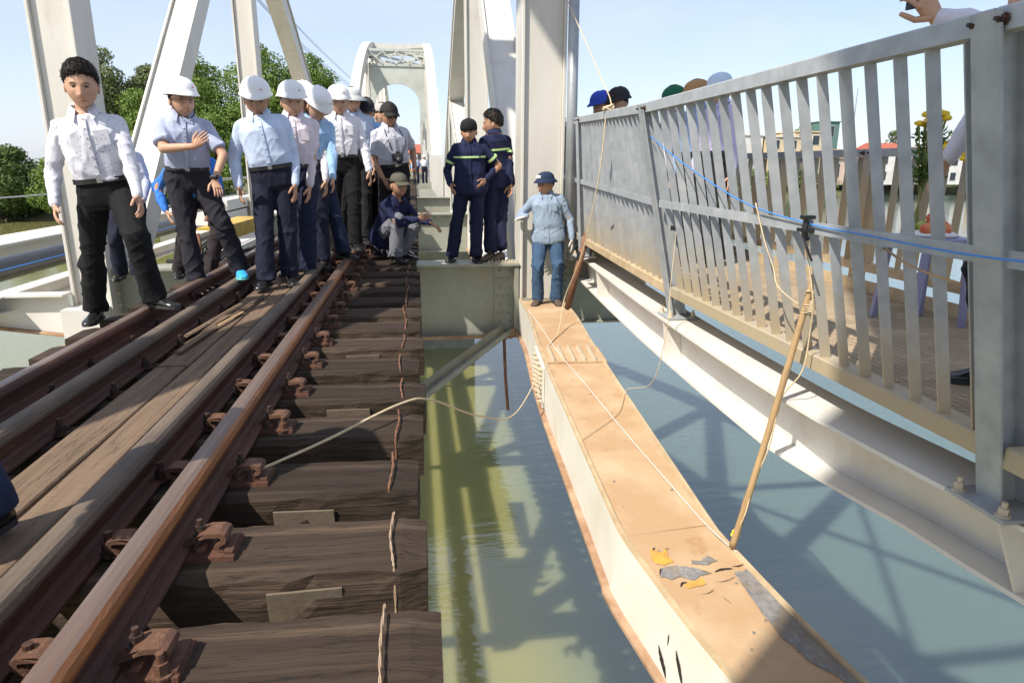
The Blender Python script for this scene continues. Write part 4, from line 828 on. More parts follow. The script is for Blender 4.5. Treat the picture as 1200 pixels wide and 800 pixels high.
# houses on the right bank
M['w_white'] = mat('white_house_wall', (.66, .65, .62), .8, c2=(.55, .53, .49), scale=.6, coord='World'); M['w_cream'] = mat('cream_house_wall', (.62, .50, .34), .8, c2=(.54, .42, .27), scale=.6, coord='World'); M['w_pink'] = mat('pale_pink_house_wall', (.60, .46, .38), .8, c2=(.52, .38, .31), scale=.6, coord='World')
M['w_orange'] = mat('orange_house_wall', (.58, .26, .10), .8); M['roof_red'] = mat('red_tiled_roof', (.38, .10, .06), .8, c2=(.30, .09, .055), scale=1); M['roof_brown'] = mat('brown_tiled_roof', (.20, .12, .085), .85, c2=(.26, .16, .11), scale=1); M['roof_grey'] = mat('grey_metal_roof', (.42, .45, .48), .5)
M['glass'] = mat('dark_window_glass', (.03, .04, .05), .1); M['w_teal'] = mat('teal_wall', (.10, .19, .17), .8); M['w_lime'] = mat('lime_wall', (.42, .48, .16), .8); M['roof_yellow'] = mat('yellow_awning', (.62, .45, .06), .7)
def house(x, y, w, d, h, wall, roof, lab, flat=True, nx=3, nz_=2, zb=None, rh=2.2):
    x *= KS; y *= KS; w *= KS; d *= KS; h *= KS; rh *= KS; zb = WZ + 4.0 if zb is None else zb; root = empty('house', (x, y, zb), label=lab, cat='house', group='houses along the right bank')
    MB().box((x - w / 2, y, zb), (x + w / 2, y + d, zb + h)).build('wall', wall, root)
    if flat: MB().box((x - w / 2 - .3, y - .4, zb + h), (x + w / 2 + .3, y + d, zb + h + .35)).build('roof', roof, root)
    else:
        q = .6; MB().add([(x - w / 2 - q, y - q, zb + h + .01), (x + w / 2 + q, y - q, zb + h + .01), (x + w / 2 + q, y + d + q, zb + h + .01), (x - w / 2 - q, y + d + q, zb + h + .01), (x - w / 2 + 1, y + d / 2, zb + h + rh), (x + w / 2 - 1, y + d / 2, zb + h + rh)], [(0, 1, 5, 4), (2, 3, 4, 5), (1, 2, 5), (3, 0, 4), (0, 3, 2, 1)]).build('roof', roof, root)
    for i in range(nx):
        for k in range(nz_):
            cx = x - w / 2 + w * (i + .5) / nx; cz = zb + h * (k + .55) / nz_; ww = w / nx * .22; hh = h / nz_ * .26
            f = MB().box((cx - ww - .1, y - .10, cz - hh - .1), (cx + ww + .1, y - .004, cz + hh + .1)).build('window', 'w_white', root); MB().box((cx - ww, y - .13, cz - hh), (cx + ww, y - .102, cz + hh)).build('pane', 'glass', f)
    return root
HS = [(64, 140, 9, 8, 9.5, 'w_orange', 'roof_yellow', 'orange two storey house with a yellow edge beside the capped walkers', True, 2, 2), (72.5, 144, 7, 8, 10.5, 'w_white', 'w_white', 'plain white tall house right of the orange one', True, 2, 3), (80.5, 143, 8, 9, 10.2, 'w_cream', 'w_white', 'cream house with balconies among the white houses', True, 2, 3), (88, 146, 7, 9, 11.5, 'w_cream', 'w_cream', 'tall narrow cream house above the low roofs', True, 2, 3),
      (99.5, 146, 12, 9, 5.8, 'w_pink', 'roof_brown', 'low house with a brown tiled roof', False, 3, 1), (111, 148, 9, 10, 7.4, 'w_white', 'roof_red', 'white gabled house with a small red roof', False, 2, 2), (119.5, 152, 7, 8, 8.6, 'w_pink', 'w_pink', 'pinkish block behind the white gabled house', True, 2, 2), (129, 150, 10, 9, 7.0, 'w_white', 'roof_grey', 'white house with a grey metal roof', False, 3, 2), (140.5, 155, 11, 9, 6.4, 'w_cream', 'roof_brown', 'cream house with a wide brown roof near the yellow flowers', False, 3, 1),
      (152, 158, 9, 9, 7.8, 'w_white', 'roof_grey', 'white house just left of the yellow flowers', True, 2, 2), (165, 160, 14, 10, 5.0, 'w_white', 'roof_red', 'wide low house with a bright red roof behind the flowers', False, 4, 1), (182, 165, 12, 10, 9.5, 'w_lime', 'w_lime', 'lime green house behind the thick railing post', True, 3, 2), (105, 165, 5, 5, 15, 'w_teal', 'w_teal', 'dark teal water tower block above the gabled roofs', True, 1, 3), (198, 172, 14, 10, 8, 'w_white', 'roof_red', 'white house with a red roof beyond the lime green one', False, 3, 2), (216, 176, 14, 10, 9, 'w_cream', 'roof_grey', 'cream house farthest along the right bank', False, 3, 2), (52, 138, 9, 8, 8, 'w_white', 'roof_grey', 'white house hidden among the capped walkers', True, 2, 2)]
for a in HS: house(*a)
house(-2.0, 175, 8, 10, 6.7, 'w_orange', 'roof_red', 'orange building at the end of the track beyond the far arch', False, 4, 3)['group'] = 'buildings at the end of the track'
tag(MB().tube([(182, 270, WZ), (182, 270, 33)], [.5, .15], 8).build('radio_mast', 'galv_pole'), 'thin radio mast rising above the right bank houses', 'mast')
rg4 = random.Random(9)
for k in range(26):
    x = 40 + k * 7.2 + rg4.uniform(-2, 2); y = shore(x * KS) / KS + rg4.uniform(2, 6); h = rg4.uniform(3.5, 6.5)
    tree(x, y, h, rg4.uniform(5, 8), ['leaf_mid', 'leaf_yel', 'leaf_dark', 'leaf_olive'][k % 4], ['bright', 'yellowish', 'dark', 'olive'][k % 4] + ' green shrub at the waterside below the right bank houses', 40 + k, 'shrubs along the right bank', zb=WZ + 1.2, leaf=.6, clumps=10, bottom=.05, dens=.9)
for k, (x, y, h) in enumerate([(94, 158, 14.5), (124, 166, 14), (146, 172, 14.5), (158, 178, 13), (176, 184, 15), (60, 160, 12)]):
    tree(x, y, h, 8, 'leaf_dark' if k % 2 else 'leaf_mid', ['round tree behind the low brown roofed house', 'dark tree behind the pinkish block', 'tree behind the wide brown roof', 'dark tree left of the yellow flowers', 'tree behind the wide red roof', 'dark tree behind the orange house'][k], 80 + k, 'trees behind the right bank houses', leaf=.6, clumps=14)
# ============================================================ people
def cloth(name, c, rough=.85, c2=None):
    k = 'cl_' + name
    if k not in M:
        M[k] = mat(name, c, rough, c2=c2 or tuple(v * .86 for v in c), scale=7, lo=.35, hi=.7, bump=.35, bscale=500, spec=.2)
    return M[k]
def fcloth(name, c, **kw): return cloth(name, c, **kw)
M['skin'] = mat('tan_skin', (.50, .30, .20), .5, c2=(.45, .25, .16), scale=9, lo=.35, hi=.7, bump=.1, bscale=90, spec=.35)
M['skin_dark'] = mat('sun_browned_skin', (.40, .225, .14), .5, c2=(.35, .185, .11), scale=9, lo=.35, hi=.7, bump=.1, bscale=90, spec=.35)
M['hair'] = mat('black_hair', (.012, .010, .009), .45, c2=(.025, .02, .018), scale=60, stretch=(1, 1, .2), bump=.8, bscale=70, spec=.15)
M['lip'] = mat('lips', (.27, .10, .075), .5); M['eye'] = mat('eyes', (.012, .009, .008), .15); M['eyewhite'] = mat('eye_white', (.5, .47, .43), .3)
M['helmet'] = mat('white_helmet_shell', (.78, .79, .80), .28, c2=(.73, .74, .75), scale=6); M['emblem'] = mat('red_emblem', (.5, .05, .04), .4); M['strap'] = mat('dark_strap', (.02, .02, .022), .7); M['belt'] = mat('black_leather', (.016, .015, .015), .35); M['buckle'] = mat('buckle', (.5, .48, .42), .3, .9)
M['shoe'] = mat('polished_black_shoe', (.014, .013, .013), .22); M['shoe_brown'] = mat('brown_work_shoe', (.10, .07, .05), .7, c2=(.07, .05, .035), scale=20); M['shoe_blue'] = mat('blue_sneaker', (.06, .24, .75), .5, c2=(.02, .40, .72), scale=18); M['sole'] = mat('shoe_sole', (.03, .03, .03), .8); M['sole_mint'] = mat('mint_sole', (.15, .55, .50), .6)
M['glove'] = mat('white_cotton_glove', (.60, .56, .49), .9, c2=(.46, .42, .36), scale=14); M['reflect'] = mat('lime_reflective_tape', (.40, .58, .24), .5); M['button'] = mat('shirt_button', (.55, .55, .55), .4)
def fold_field(co, seed, amp, vertical=.5):
    rg = np.random.default_rng(seed); f = np.zeros(len(co)); 
    for i in range(7):
        d = rg.normal(size=3); d[2] *= (1.6 if i % 2 else .5); d /= np.linalg.norm(d); k = rg.uniform(20, 52)
        wd = rg.normal(size=3) * rg.uniform(4, 9); w = 1.3 * np.sin(co @ wd + rg.uniform(0, 6)) + .7 * np.sin(co @ (wd[::-1] * 1.7) + rg.uniform(0, 6))
        m_ = np.clip(.5 + .9 * np.sin(co @ (rg.normal(size=3) * 9) + rg.uniform(0, 6)), 0, 1)
        f += ((1 - np.abs(np.sin(co @ (d * k) * .5 + w))) ** 2.6 - .25) * m_ * rg.uniform(.5, 1) * (34 / k)
    return f * amp
def remesh(mb, voxel, it=3, fold=0, seed=0, joints=None):
    me = mb.mesh('tmp', ['skin']); o = link(bpy.data.objects.new('tmp', me)); r = o.modifiers.new('r', 'REMESH'); r.mode = 'VOXEL'; r.voxel_size = voxel; r.use_smooth_shade = True
    s = o.modifiers.new('s', 'SMOOTH'); s.factor = .5; s.iterations = it
    dg = bpy.context.evaluated_depsgraph_get(); m2 = bpy.data.meshes.new_from_object(o.evaluated_get(dg)); bpy.data.objects.remove(o); bpy.data.meshes.remove(me)
    if fold:
        n = len(m2.vertices); co = np.empty(n * 3); no = np.empty(n * 3); m2.vertices.foreach_get('co', co); m2.vertex_normals.foreach_get('vector', no); co = co.reshape(-1, 3); no = no.reshape(-1, 3)
        a = fold_field(co, seed, fold)
        if joints is not None:
            g = np.zeros(n)
            for j in joints: g = np.maximum(g, np.exp(-((co - np.array(j)) ** 2).sum(1) / .016))
            a = a * (.6 + 1.1 * g)
        co = co + no * a[:, None]; m2.vertices.foreach_set('co', co.ravel()); m2.update()
    return m2
def ik(a, b, l1, l2, pole):
    a = Vector(a); b = Vector(b); d = b - a; L = min(d.length, (l1 + l2) * .999); dn = d.normalized(); x = (l1 * l1 - l2 * l2 + L * L) / (2 * L); h = math.sqrt(max(0, l1 * l1 - x * x))
    p = Vector(pole); p = (p - dn * p.dot(dn)).normalized(); return a + dn * x + p * h, a + dn * L
TOR = [(-.135, .115, .095), (-.09, .160, .112), (-.02, .168, .118), (.06, .156, .116), (.13, .156, .118), (.22, .158, .119), (.31, .162, .118), (.37, .162, .114), (.41, .148, .104), (.445, .122, .090), (.475, .090, .076), (.50, .066, .066)]
def head_points(nu=64, nv=44):
    V = np.zeros((nv, nu, 3))
    for i in range(nv):
        p = -math.pi / 2 + math.pi * (i + .5) / nv
        for j in range(nu):
            a = 2 * math.pi * j / nu; n = (math.cos(p) * math.sin(a), -math.cos(p) * math.cos(a), math.sin(p))
            x, y, z = n[0] * .079, n[1] * .095, n[2] * .116
            k = max(0, -n[2]); front = max(0, -n[1])
            x *= 1 - .22 * k ** 1.8; 
            if n[1] > 0: y *= 1 - .42 * k
            y -= .012 * k * front
            if n[2] > .3: x *= 1 + .04 * (n[2] - .3)
            g = lambda x0, z0, sx, sz, A: A * math.exp(-((x - x0) / sx) ** 2 - ((z - z0) / sz) ** 2)
            if n[1] < 0:
                w = min(1, front * 2); d = 0
                t = (z + .045) / .05; prof = math.exp(-((z + .040) / .012) ** 2) * 1.0 if z < -.040 else (max(0, 1 - (z + .040) / .058) ** 1.1 if z < .018 else 0)
                d += .024 * prof * math.exp(-(x / (.011 + .005 * max(0, min(1, (-z) / .05)))) ** 2)
                for s in (-1, 1):
                    d += g(s * .031, .003, .015, .011, -.008) + g(s * .030, .022, .022, .008, .004) + g(s * .042, -.022, .02, .018, .004) + g(s * .013, -.041, .008, .008, .006)
                d += g(0, -.063, .022, .006, .005) + g(0, -.077, .018, .006, .005) + g(0, -.070, .022, .0025, -.003) + g(0, -.102, .02, .012, .007)
                y -= d * w
            V[i, j] = (x, y, z)
    return V
HP = head_points(); HNV, HNU = HP.shape[:2]
HF = [(i * HNU + j, i * HNU + (j + 1) % HNU, (i + 1) * HNU + (j + 1) % HNU, (i + 1) * HNU + j) for i in range(HNV - 1) for j in range(HNU)] + [tuple(reversed(range(HNU))), tuple((HNV - 1) * HNU + j for j in range(HNU))]
HFLAT = HP.reshape(-1, 3)
def hair_mesh(seed, vol=1.0, fringe=1.0):
    rg = np.random.default_rng(seed); P = HFLAT.copy(); fr = -P[:, 1] / .094
    lim = -.055 + .0635 * (1 + fr) + .006 * np.sin(np.arctan2(P[:, 0], -P[:, 1]) * 17 + seed) * (fr > .3) + .010 * (P[:, 0] / .07) * np.clip(fr, 0, 1); keep = P[:, 2] > lim
    nn = P / np.linalg.norm(P, axis=1)[:, None]; off = (.009 + .022 * np.clip(P[:, 2] / .1, 0, 1) + .0035 * np.sin(np.arctan2(P[:, 0], -P[:, 1]) * 23 + P[:, 2] * 90) * (P[:, 2] > .02) + rg.uniform(-.002, .002, len(P)) + .006 * fringe * np.clip(fr, 0, 1) * (P[:, 2] > .05)) * vol; off = off * np.clip((P[:, 2] - lim) / .022, .22, 1)
    Q = P + nn * off[:, None]; Q[:, 1] += .003; fs = []
    idx = {}
    v = []; 
    for f in HF:
        if all(keep[i] for i in f): fs.append(f)
    used = sorted({i for f in fs for i in f}); mp = {a: b for b, a in enumerate(used)}
    # inner skin so the shell has thickness
    v = [tuple(Q[i]) for i in used] + [tuple(P[i] * .985) for i in used]; n = len(used)
    ff = [tuple(mp[i] for i in f) for f in fs] + [tuple(n + mp[i] for i in reversed(f)) for f in fs]
    ec = {}
    for f in fs:
        for a, b in zip(f, f[1:] + f[:1]): ec[(a, b)] = 1
    for (a, b) in ec:
        if (b, a) not in ec: ff.append((mp[b], mp[a], n + mp[a], n + mp[b]))
    return v, ff
def hat_shell(kind):
    m = MB(); n = 40; rows = []
    if kind == 'helmet':
        spec = [(0, 1.0, -.004), (0, 1.12, -.010), (0, 1.13, -.004), (0, 1.02, .012)] ; rx, ry, rz, z0 = .104, .128, .112, .046
    elif kind == 'cap': spec = [(0, .97, -.004), (0, 1.0, -.004)]; rx, ry, rz, z0 = .086, .108, .092, .038
    elif kind == 'bucket': spec = [(0, .97, .0), (0, 1.36, -.026), (0, 1.37, -.021), (0, 1.03, .012)]; rx, ry, rz, z0 = .086, .106, .088, .046
    elif kind == 'wide': spec = [(0, .97, .0), (0, 1.55, -.025), (0, 1.56, -.02), (0, 1.04, .012)]; rx, ry, rz, z0 = .092, .112, .085, .045
    else: spec = [(0, .98, -.012), (0, 1.03, -.012), (0, 1.06, .012), (0, 1.03, .034)]; rx, ry, rz, z0 = .086, .106, .100, .030
    for _, k, z in spec:
        r = []
        for j in range(n):
            a = 2 * math.pi * j / n; fr = max(0, math.cos(a)); ex = 0; dz = 0
            if kind == 'helmet' and k > 1.05: ex = .030 * fr ** 3; dz = -.012 * fr ** 3
            r.append((rx * k * math.sin(a), -(ry * k + ex) * math.cos(a), z0 + z + dz))
        rows.append(r)
    for i in range(1, 11):
        t = math.pi / 2 * i / 11; r = []; zz = (.012 if kind in ('helmet', 'bucket', 'wide') else .034 if kind == 'beanie' else 0)
        for j in range(n):
            a = 2 * math.pi * j / n; x = rx * math.cos(t) ** (.8 if kind != 'cap' else .9) * math.sin(a); y = -ry * math.cos(t) ** (.8 if kind != 'cap' else .9) * math.cos(a); z = z0 + zz + (rz - zz) * math.sin(t)
            if kind == 'helmet' and t > .5:
                z += .007 * math.exp(-(x / .010) ** 2) + .004 * (math.exp(-((x - .032) / .007) ** 2) + math.exp(-((x + .032) / .007) ** 2))
            r.append((x, y, z))
        rows.append(r)
    m.loft(rows)
    if kind == 'cap':
        v = []; k = 12
        for i in range(k + 1):
            a = -1.15 + 2.3 * i / k; x = .084 * math.sin(a); y = -.104 * math.cos(a); e = .072 * math.cos(a * .95)
            for q in range(4): t = q / 3; v.append((x * (1 + .05 * t), y - e * t, z0 + .004 - .022 * t * t - .012 * abs(math.sin(a)) * t))
        m.add(v, [(i * 4 + q, (i + 1) * 4 + q, (i + 1) * 4 + q + 1, i * 4 + q + 1) for i in range(k) for q in range(3)])
        m.add([(x, y, z - .004) for x, y, z in v], [(i * 4 + q, i * 4 + q + 1, (i + 1) * 4 + q + 1, (i + 1) * 4 + q) for i in range(k) for q in range(3)])
        m.ell((0, 0, z0 + rz), (.007, .007, .005), 8, 4)
    return m
HATS = {k: hat_shell(k) for k in ('helmet', 'cap', 'bucket', 'wide', 'beanie')}
def hand(mb, w, d, pn, thumb, curl=.35, s=1.0, spread=.10, big=1.0):
    """w wrist, d hand direction, pn palm normal, thumb = direction across towards the thumb"""
    w = Vector(w); d = Vector(d).normalized(); pn = Vector(pn); pn = (pn - d * pn.dot(d)).normalized(); t = d.cross(pn).normalized()
    if t.dot(Vector(thumb)) < 0: t = -t
    rings = []
    for k, (l, hw, th) in enumerate([(-.02, .025, .019), (.01, .028, .017), (.045, .038, .015), (.078, .040, .013), (.094, .037, .010)]):
        c = w + d * l * s + pn * (.004 if 1 < k < 4 else 0); rings.append([c + t * hw * s * big * math.cos(a) + pn * th * s * big * math.sin(a) for a in [2 * math.pi * i / 12 for i in range(12)]])
    mb.loft(rings)
    for k, (off, L, r) in enumerate([(.029, .072, .0088), (.010, .080, .0092), (-.009, .075, .0088), (-.027, .060, .0078)]):
        p = w + d * .085 * s + t * off * s; dirn = (d + t * (off / .03) * spread).normalized(); ang = curl * (1 + .12 * k)
        pts = [p - dirn * .015 * s, p]; rad = [r * s * big, r * s * big]
        for q, f in enumerate((.45, .32, .23)):
            a = ang * (.45 + .75 * q) ; dd = (dirn * math.cos(a) + pn * math.sin(a)).normalized(); p = p + dd * L * f * s; pts.append(p); rad.append(r * s * big * (1 - .10 * (q + 1)))
        pts.append(p + dd * .003 * s); rad.append(r * s * .35); mb.tube(pts, rad, 8)
    p = w + d * .025 * s + t * .026 * s; dd = (d * .62 + t * .72 + pn * .30).normalized(); p2 = p + dd * .040 * s; d3 = (d * .88 + t * .30 + pn * .35).normalized(); p3 = p2 + d3 * .032 * s; p4 = p3 + d3 * .022 * s
    mb.tube([p - dd * .012 * s, p, p2, p3, p4, p4 + d3 * .003 * s], [.010 * s, .0125 * s * big, .0105 * s * big, .0095 * s * big, .0075 * s * big, .003 * s], 8)
def shoe(mb_up, mb_sole, a, toe, gz, s=1.0, bulk=1.0):
    """a ankle position, toe = horizontal pointing direction, gz height of what it stands on"""
    f = Vector(toe); f.z = f.z * 1.0; f.normalize(); side = f.cross(Vector((0, 0, 1))).normalized(); up = side.cross(f); c = Vector((a[0], a[1], gz)); rings = []; rs = []
    for l, hw, h in [(-.075, .022, .050), (-.068, .032, .075), (-.03, .037, .092), (.03, .038, .088), (.08, .042, .066), (.13, .047, .052), (.17, .044, .043), (.20, .030, .034), (.212, .014, .026)]:
        q = c + f * l * s; hw *= s * bulk; h *= s * bulk; b0 = .020 * s
        rings.append([q + side * hw * x + up * (b0 + (h - b0) * z) for x, z in ((-1, 0), (-1, .45), (-.72, .85), (-.25, 1), (.25, 1), (.72, .85), (1, .45), (1, 0))])
        rs.append([q + side * hw * 1.04 * x + up * z for x, z in ((-1, .002), (-1, b0 + .002), (1, b0 + .002), (1, .002))])
    mb_up.loft(rings); mb_sole.loft(rs)
BUTTON = MB().ell((0, 0, 0), (.0055, .0055, .0055), 8, 5).mesh('button', ['button'], True)
PG = 'men inspecting the damaged bridge'
def person(label, neck, pel, feet, hands, yaw=0, s=1.0, head=(0, 0), hc=None, shirt=(.7, .72, .78), trousers=(.02, .02, .03), sleeve='long', hat=None, hatc=None, skin='skin', shoes='shoe', tuck=True, lod=1,
           knee=None, elbow=(None, None), shirt_mat=None, curl=(.35, .35), palms=(None, None), toes=None, belt=True, tape=False, glove=False, glasses=None, group=PG, fold=.0105, hair=True, bulk=1.0, strap=False, seed=1, handd=(None, None), face=True):
    rz = Matrix.Rotation(R_(yaw), 3, 'Z'); F = rz @ Vector((0, -1, 0)); Xl = rz @ Vector((1, 0, 0)); Z = Vector((0, 0, 1))
    neck = Vector(neck); pel = Vector(pel); u = (neck - pel).normalized(); pc = neck - u * .50 * s; r = (Xl - u * Xl.dot(u)).normalized(); f = r.cross(u).normalized()
    if f.dot(F) < 0: f = -f
    base = Vector((pc.x, pc.y, min(q[2] for q in feet))); loc = base; L = lambda p: Vector(p) - base
    vox = {0: .009, 1: .011, 2: .015}[lod]
    def torso(e, lo, hi, skirt=0):
        rings = []
        pts = [t for t in TOR if lo - 1e-6 <= t[0] <= hi + 1e-6]
        def at(t):
            for a, b in zip(TOR, TOR[1:]):
                if a[0] <= t <= b[0]: k = (t - a[0]) / (b[0] - a[0]); return (t, a[1] + (b[1] - a[1]) * k, a[2] + (b[2] - a[2]) * k)
            return (t,) + TOR[0][1:] if t < TOR[0][0] else (t,) + TOR[-1][1:]
        sp = [at(lo)] + [p for p in pts if lo < p[0] < hi] + [at(hi)]
        for t, rx, ry in sp:
            c = L(pc + u * t * s + f * (.012 * s if .1 < t < .4 else 0)); ex = e + skirt * max(0, (.25 - t))
            ring = []
            for i in range(24):
                a = 2 * math.pi * i / 24; ca, sa = math.cos(a), math.sin(a); k = (abs(ca) ** 2.6 + abs(sa) ** 2.6) ** (-1 / 2.6)
                ring.append(c + r * (rx * bulk + ex) * s * ca * k + f * (ry * bulk + ex) * s * sa * k)
            rings.append(ring)
        return rings
    S = [pc + u * .405 * s + r * sd_ * .162 * s * (.5 + .5 * bulk) for sd_ in (1, -1)]; H = [pc + r * sd_ * .088 * s - u * .02 * s for sd_ in (1, -1)]
    E, W, K, A = [], [], [], []
    for i, sd_ in enumerate((1, -1)):
        h = Vector(hands[i]); pole = elbow[i] if elbow[i] is not None else (-f * 1.0 + r * sd_ * .55); e_, w_ = ik(S[i], h, .285 * s, .255 * s, pole); E.append(e_); W.append(w_)
        ft = Vector(feet[i]); an = ft + Vector((0, 0, .085 * s)); pole = (knee[i] if knee else None) or (f + r * sd_ * .18); k_, a_ = ik(H[i], an, .43 * s, .425 * s, pole); K.append(k_); A.append(a_)
    # ---- body (one skin surface)
    m = MB(); m.loft(torso(0, -.135, .50))
    hcen = Vector(hc) if hc is not None else neck + (u * .55 + Z * .45).normalized() * .101 * s + F * .022 * s
    hy, hp = head; HMx = Matrix.Rotation(R_(yaw + hy), 4, 'Z') @ Matrix.Rotation(R_(hp), 4, 'X'); hm = Matrix.Translation(L(hcen)) @ HMx @ Matrix.Scale(s * 1.15, 4)
    m.capsule(L(neck - u * .05 * s), hm @ Vector((0, .012, -.05)), .060 * s, .054 * s)
    for i in (0, 1):
        m.capsule(L(S[i]), L(E[i]), .047 * s, .040 * s); m.capsule(L(E[i]), L(W[i]), .041 * s, .026 * s); m.capsule(L(H[i]), L(K[i]), .078 * s, .055 * s); m.capsule(L(K[i]), L(A[i]), .054 * s, .036 * s)
    me = remesh(m, .013 if lod < 2 else .018, 3)
    x = MB(); nme = len(me.vertices); co = np.empty(nme * 3); me.vertices.foreach_get('co', co); x.v = [tuple(p) for p in co.reshape(-1, 3).tolist()]; x.f = [tuple(p.vertices) for p in me.polygons]; x.m = [0] * len(x.f); bpy.data.meshes.remove(me)
    n0 = len(x.v); x.v += [tuple(hm @ Vector(p)) for p in HFLAT]; x.f += [tuple(i + n0 for i in q) for q in HF]; x.m += [0] * len(HF)
    for sd_ in (-1, 1): x.ell(hm @ Vector((sd_ * .080, .010, -.012)), (.010 * s, .020 * s, .031 * s), 10, 8, mtx=HMx.to_3x3())
    gl = MB()
    for i, sd_ in enumerate((1, -1)):
        d = (W[i] - E[i]).normalized() if handd[i] is None else Vector(handd[i]).normalized(); pn = palms[i] if palms[i] is not None else -r * sd_ - f * .25; th = f if abs(d.z) > .6 else Z
        hand(gl if glove else x, L(W[i]), d, pn, th, curl[i], s)
    body = x.build('person', [skin], None, smooth=True); body.location = loc; tag(body, label, 'person', group)
    def child(mb, name, mt, smooth=True, par=body): o = mb.build(name, mt, par, smooth=smooth, local=True); return o
    if glove: child(gl, 'glove', 'glove')
    # ---- shirt
    sm = shirt_mat or cloth('shirt_%d_%d_%d' % tuple(int(v * 255) for v in shirt), shirt)
    m = MB(); m.loft(torso(.016, .055 if tuck else -.13, .485, 0 if tuck else .11)); 
    for i, sd_ in enumerate((1, -1)):
        m.capsule(L(S[i] - r * sd_ * .075 * s + u * .022 * s), L(S[i]), .058 * s, .064 * s); m.capsule(L(S[i]), L(S[i].lerp(E[i], .35)), .064 * s, .060 * s)
        if sleeve == 'long':
            m.capsule(L(S[i].lerp(E[i], .3)), L(E[i]), .060 * s, .051 * s); m.capsule(L(E[i]), L(E[i].lerp(W[i], .6)), .053 * s, .046 * s); m.capsule(L(E[i].lerp(W[i], .55)), L(E[i].lerp(W[i], .95)), .045 * s, .037 * s)
        else: m.tube([L(S[i]), L(S[i].lerp(E[i], .4)), L(S[i].lerp(E[i], .74)), L(S[i].lerp(E[i], .78))], [.062 * s, .062 * s, .066 * s, .064 * s], 16)
    me = remesh(m, vox, 3, fold * s * (1 if tuck else 1.45), seed, [L(E[0]), L(E[1]), L(pc + u * .1 * s)])
    me.materials.clear(); me.materials.append(sm); so_ = link(bpy.data.objects.new('shirt' if tuck else 'jacket', me)); so_.parent = body
    # collar, placket, buttons
    if lod < 2:
        c = MB(); nn = 22; v = []
        nb = L(neck - u * .022 * s)
        for i in range(nn + 1):
            a = R_(28) + R_(304) * i / nn; di = f * math.cos(a) + r * math.sin(a); fr = max(0, math.cos(a)) ** 2
            v += [nb + di * .064 * s + u * (.062 - .045 * fr) * s + f * .010 * s, nb + di * .069 * s + u * (.074 - .045 * fr) * s + f * .012 * s, nb + di * (.100 + .012 * fr) * s + u * (.018 - .070 * fr) * s + f * (.012 + .02 * fr) * s]
        c.add(v, [(i * 3 + q, (i + 1) * 3 + q, (i + 1) * 3 + q + 1, i * 3 + q + 1) for i in range(nn) for q in range(2)]); child(c, 'collar', sm, par=so_)
        fr_ = []
        for t in np.linspace(.075 if tuck else -.10, .455, 14):
            for a, b in zip(TOR, TOR[1:]):
                if a[0] <= t <= b[0]: k = (t - a[0]) / (b[0] - a[0]); ry = a[2] + (b[2] - a[2]) * k; break
            fr_.append(L(pc + u * t * s + f * ((ry * bulk + .016 + (0 if tuck else .11 * max(0, .25 - t))) * s + (.012 * s if .1 < t < .4 else 0) + .004)))
        p = MB(); p.sweep(fr_, [(-.016 * s, -.006), (.016 * s, -.006), (.014 * s, .0035), (-.014 * s, .0035)], up=tuple(f)); child(p, 'placket', sm, False, so_)
        if tuck:
            for q in fr_[1::2]: inst('button', BUTTON, so_, q + f * .005)
        pk = MB(); q0 = L(pc + u * .335 * s + r * .085 * s + f * (.118 * bulk + .020) * s); pk.box((-.042 * s, -.001, -.05 * s), (.042 * s, .008, .045 * s), mtx=Matrix.Translation(q0) @ Matrix((r, -f, u)).transposed().to_4x4()); child(pk, 'pocket', sm, False, so_)
    if tape:
        for (lo, hi) in ((.30, .322),):
            tm = MB(); tm.loft(torso(.026, lo, hi)); child(tm, 'reflective_band', 'reflect', False, so_)
        for i in (0, 1): tm = MB(); tm.tube([L(S[i].lerp(E[i], .52)), L(S[i].lerp(E[i], .62))], .071 * s, 16); child(tm, 'reflective_band', 'reflect', False, so_)
    # ---- trousers
    m = MB(); m.loft(torso(.012, -.135, .075))
    for i in (0, 1):
        m.capsule(L(H[i]), L(H[i].lerp(K[i], .45)), .102 * s, .096 * s); m.capsule(L(H[i].lerp(K[i], .4)), L(K[i]), .096 * s, .080 * s); m.capsule(L(K[i]), L(K[i].lerp(A[i], .5)), .080 * s, .079 * s)
        e = A[i] - (A[i] - K[i]).normalized() * .02 * s; m.tube([L(K[i].lerp(A[i], .4)), L(K[i].lerp(A[i], .75)), L(A[i] + (A[i] - K[i]).normalized() * .002), L(A[i] + (A[i] - K[i]).normalized() * .028 * s)], [.079 * s, .080 * s, .083 * s, .083 * s], 18)
    me = remesh(m, vox, 3, fold * s * 1.0, seed + 50, [L(K[0]), L(K[1]), L(A[0]), L(A[1]), L(H[0]), L(H[1])])
    me.materials.clear(); me.materials.append(cloth('trousers_%d_%d_%d' % tuple(int(v * 255) for v in trousers), trousers)); tr = link(bpy.data.objects.new('trousers', me)); tr.parent = body
    if belt and tuck:
        b = MB(); b.loft(torso(.022, .050, .082)); bo = child(b, 'belt', 'belt', False); q0 = L(pc + u * .066 * s + f * (.110 * bulk + .026) * s); k_ = MB(); k_.box((-.017, -.003, -.014), (.017, .004, .014), mtx=Matrix.Translation(q0) @ Matrix((r, -f, u)).transposed().to_4x4()); child(k_, 'buckle', 'buckle', False, bo)
    # ---- shoes
    for i in (0, 1):
        up_, sl_ = MB(), MB(); td = (toes[i] if toes and toes[i] is not None else (F + Xl * (.25 if i == 0 else -.25))); shoe(up_, sl_, L(A[i]), td, feet[i][2] - base.z, s, 1.06 if shoes != 'shoe' else 1.0)
        o_ = child(up_, 'shoe', shoes if isinstance(shoes, str) else shoes[i]); child(sl_, 'sole', 'sole_mint' if shoes == 'shoe_blue' else 'sole', False, o_)
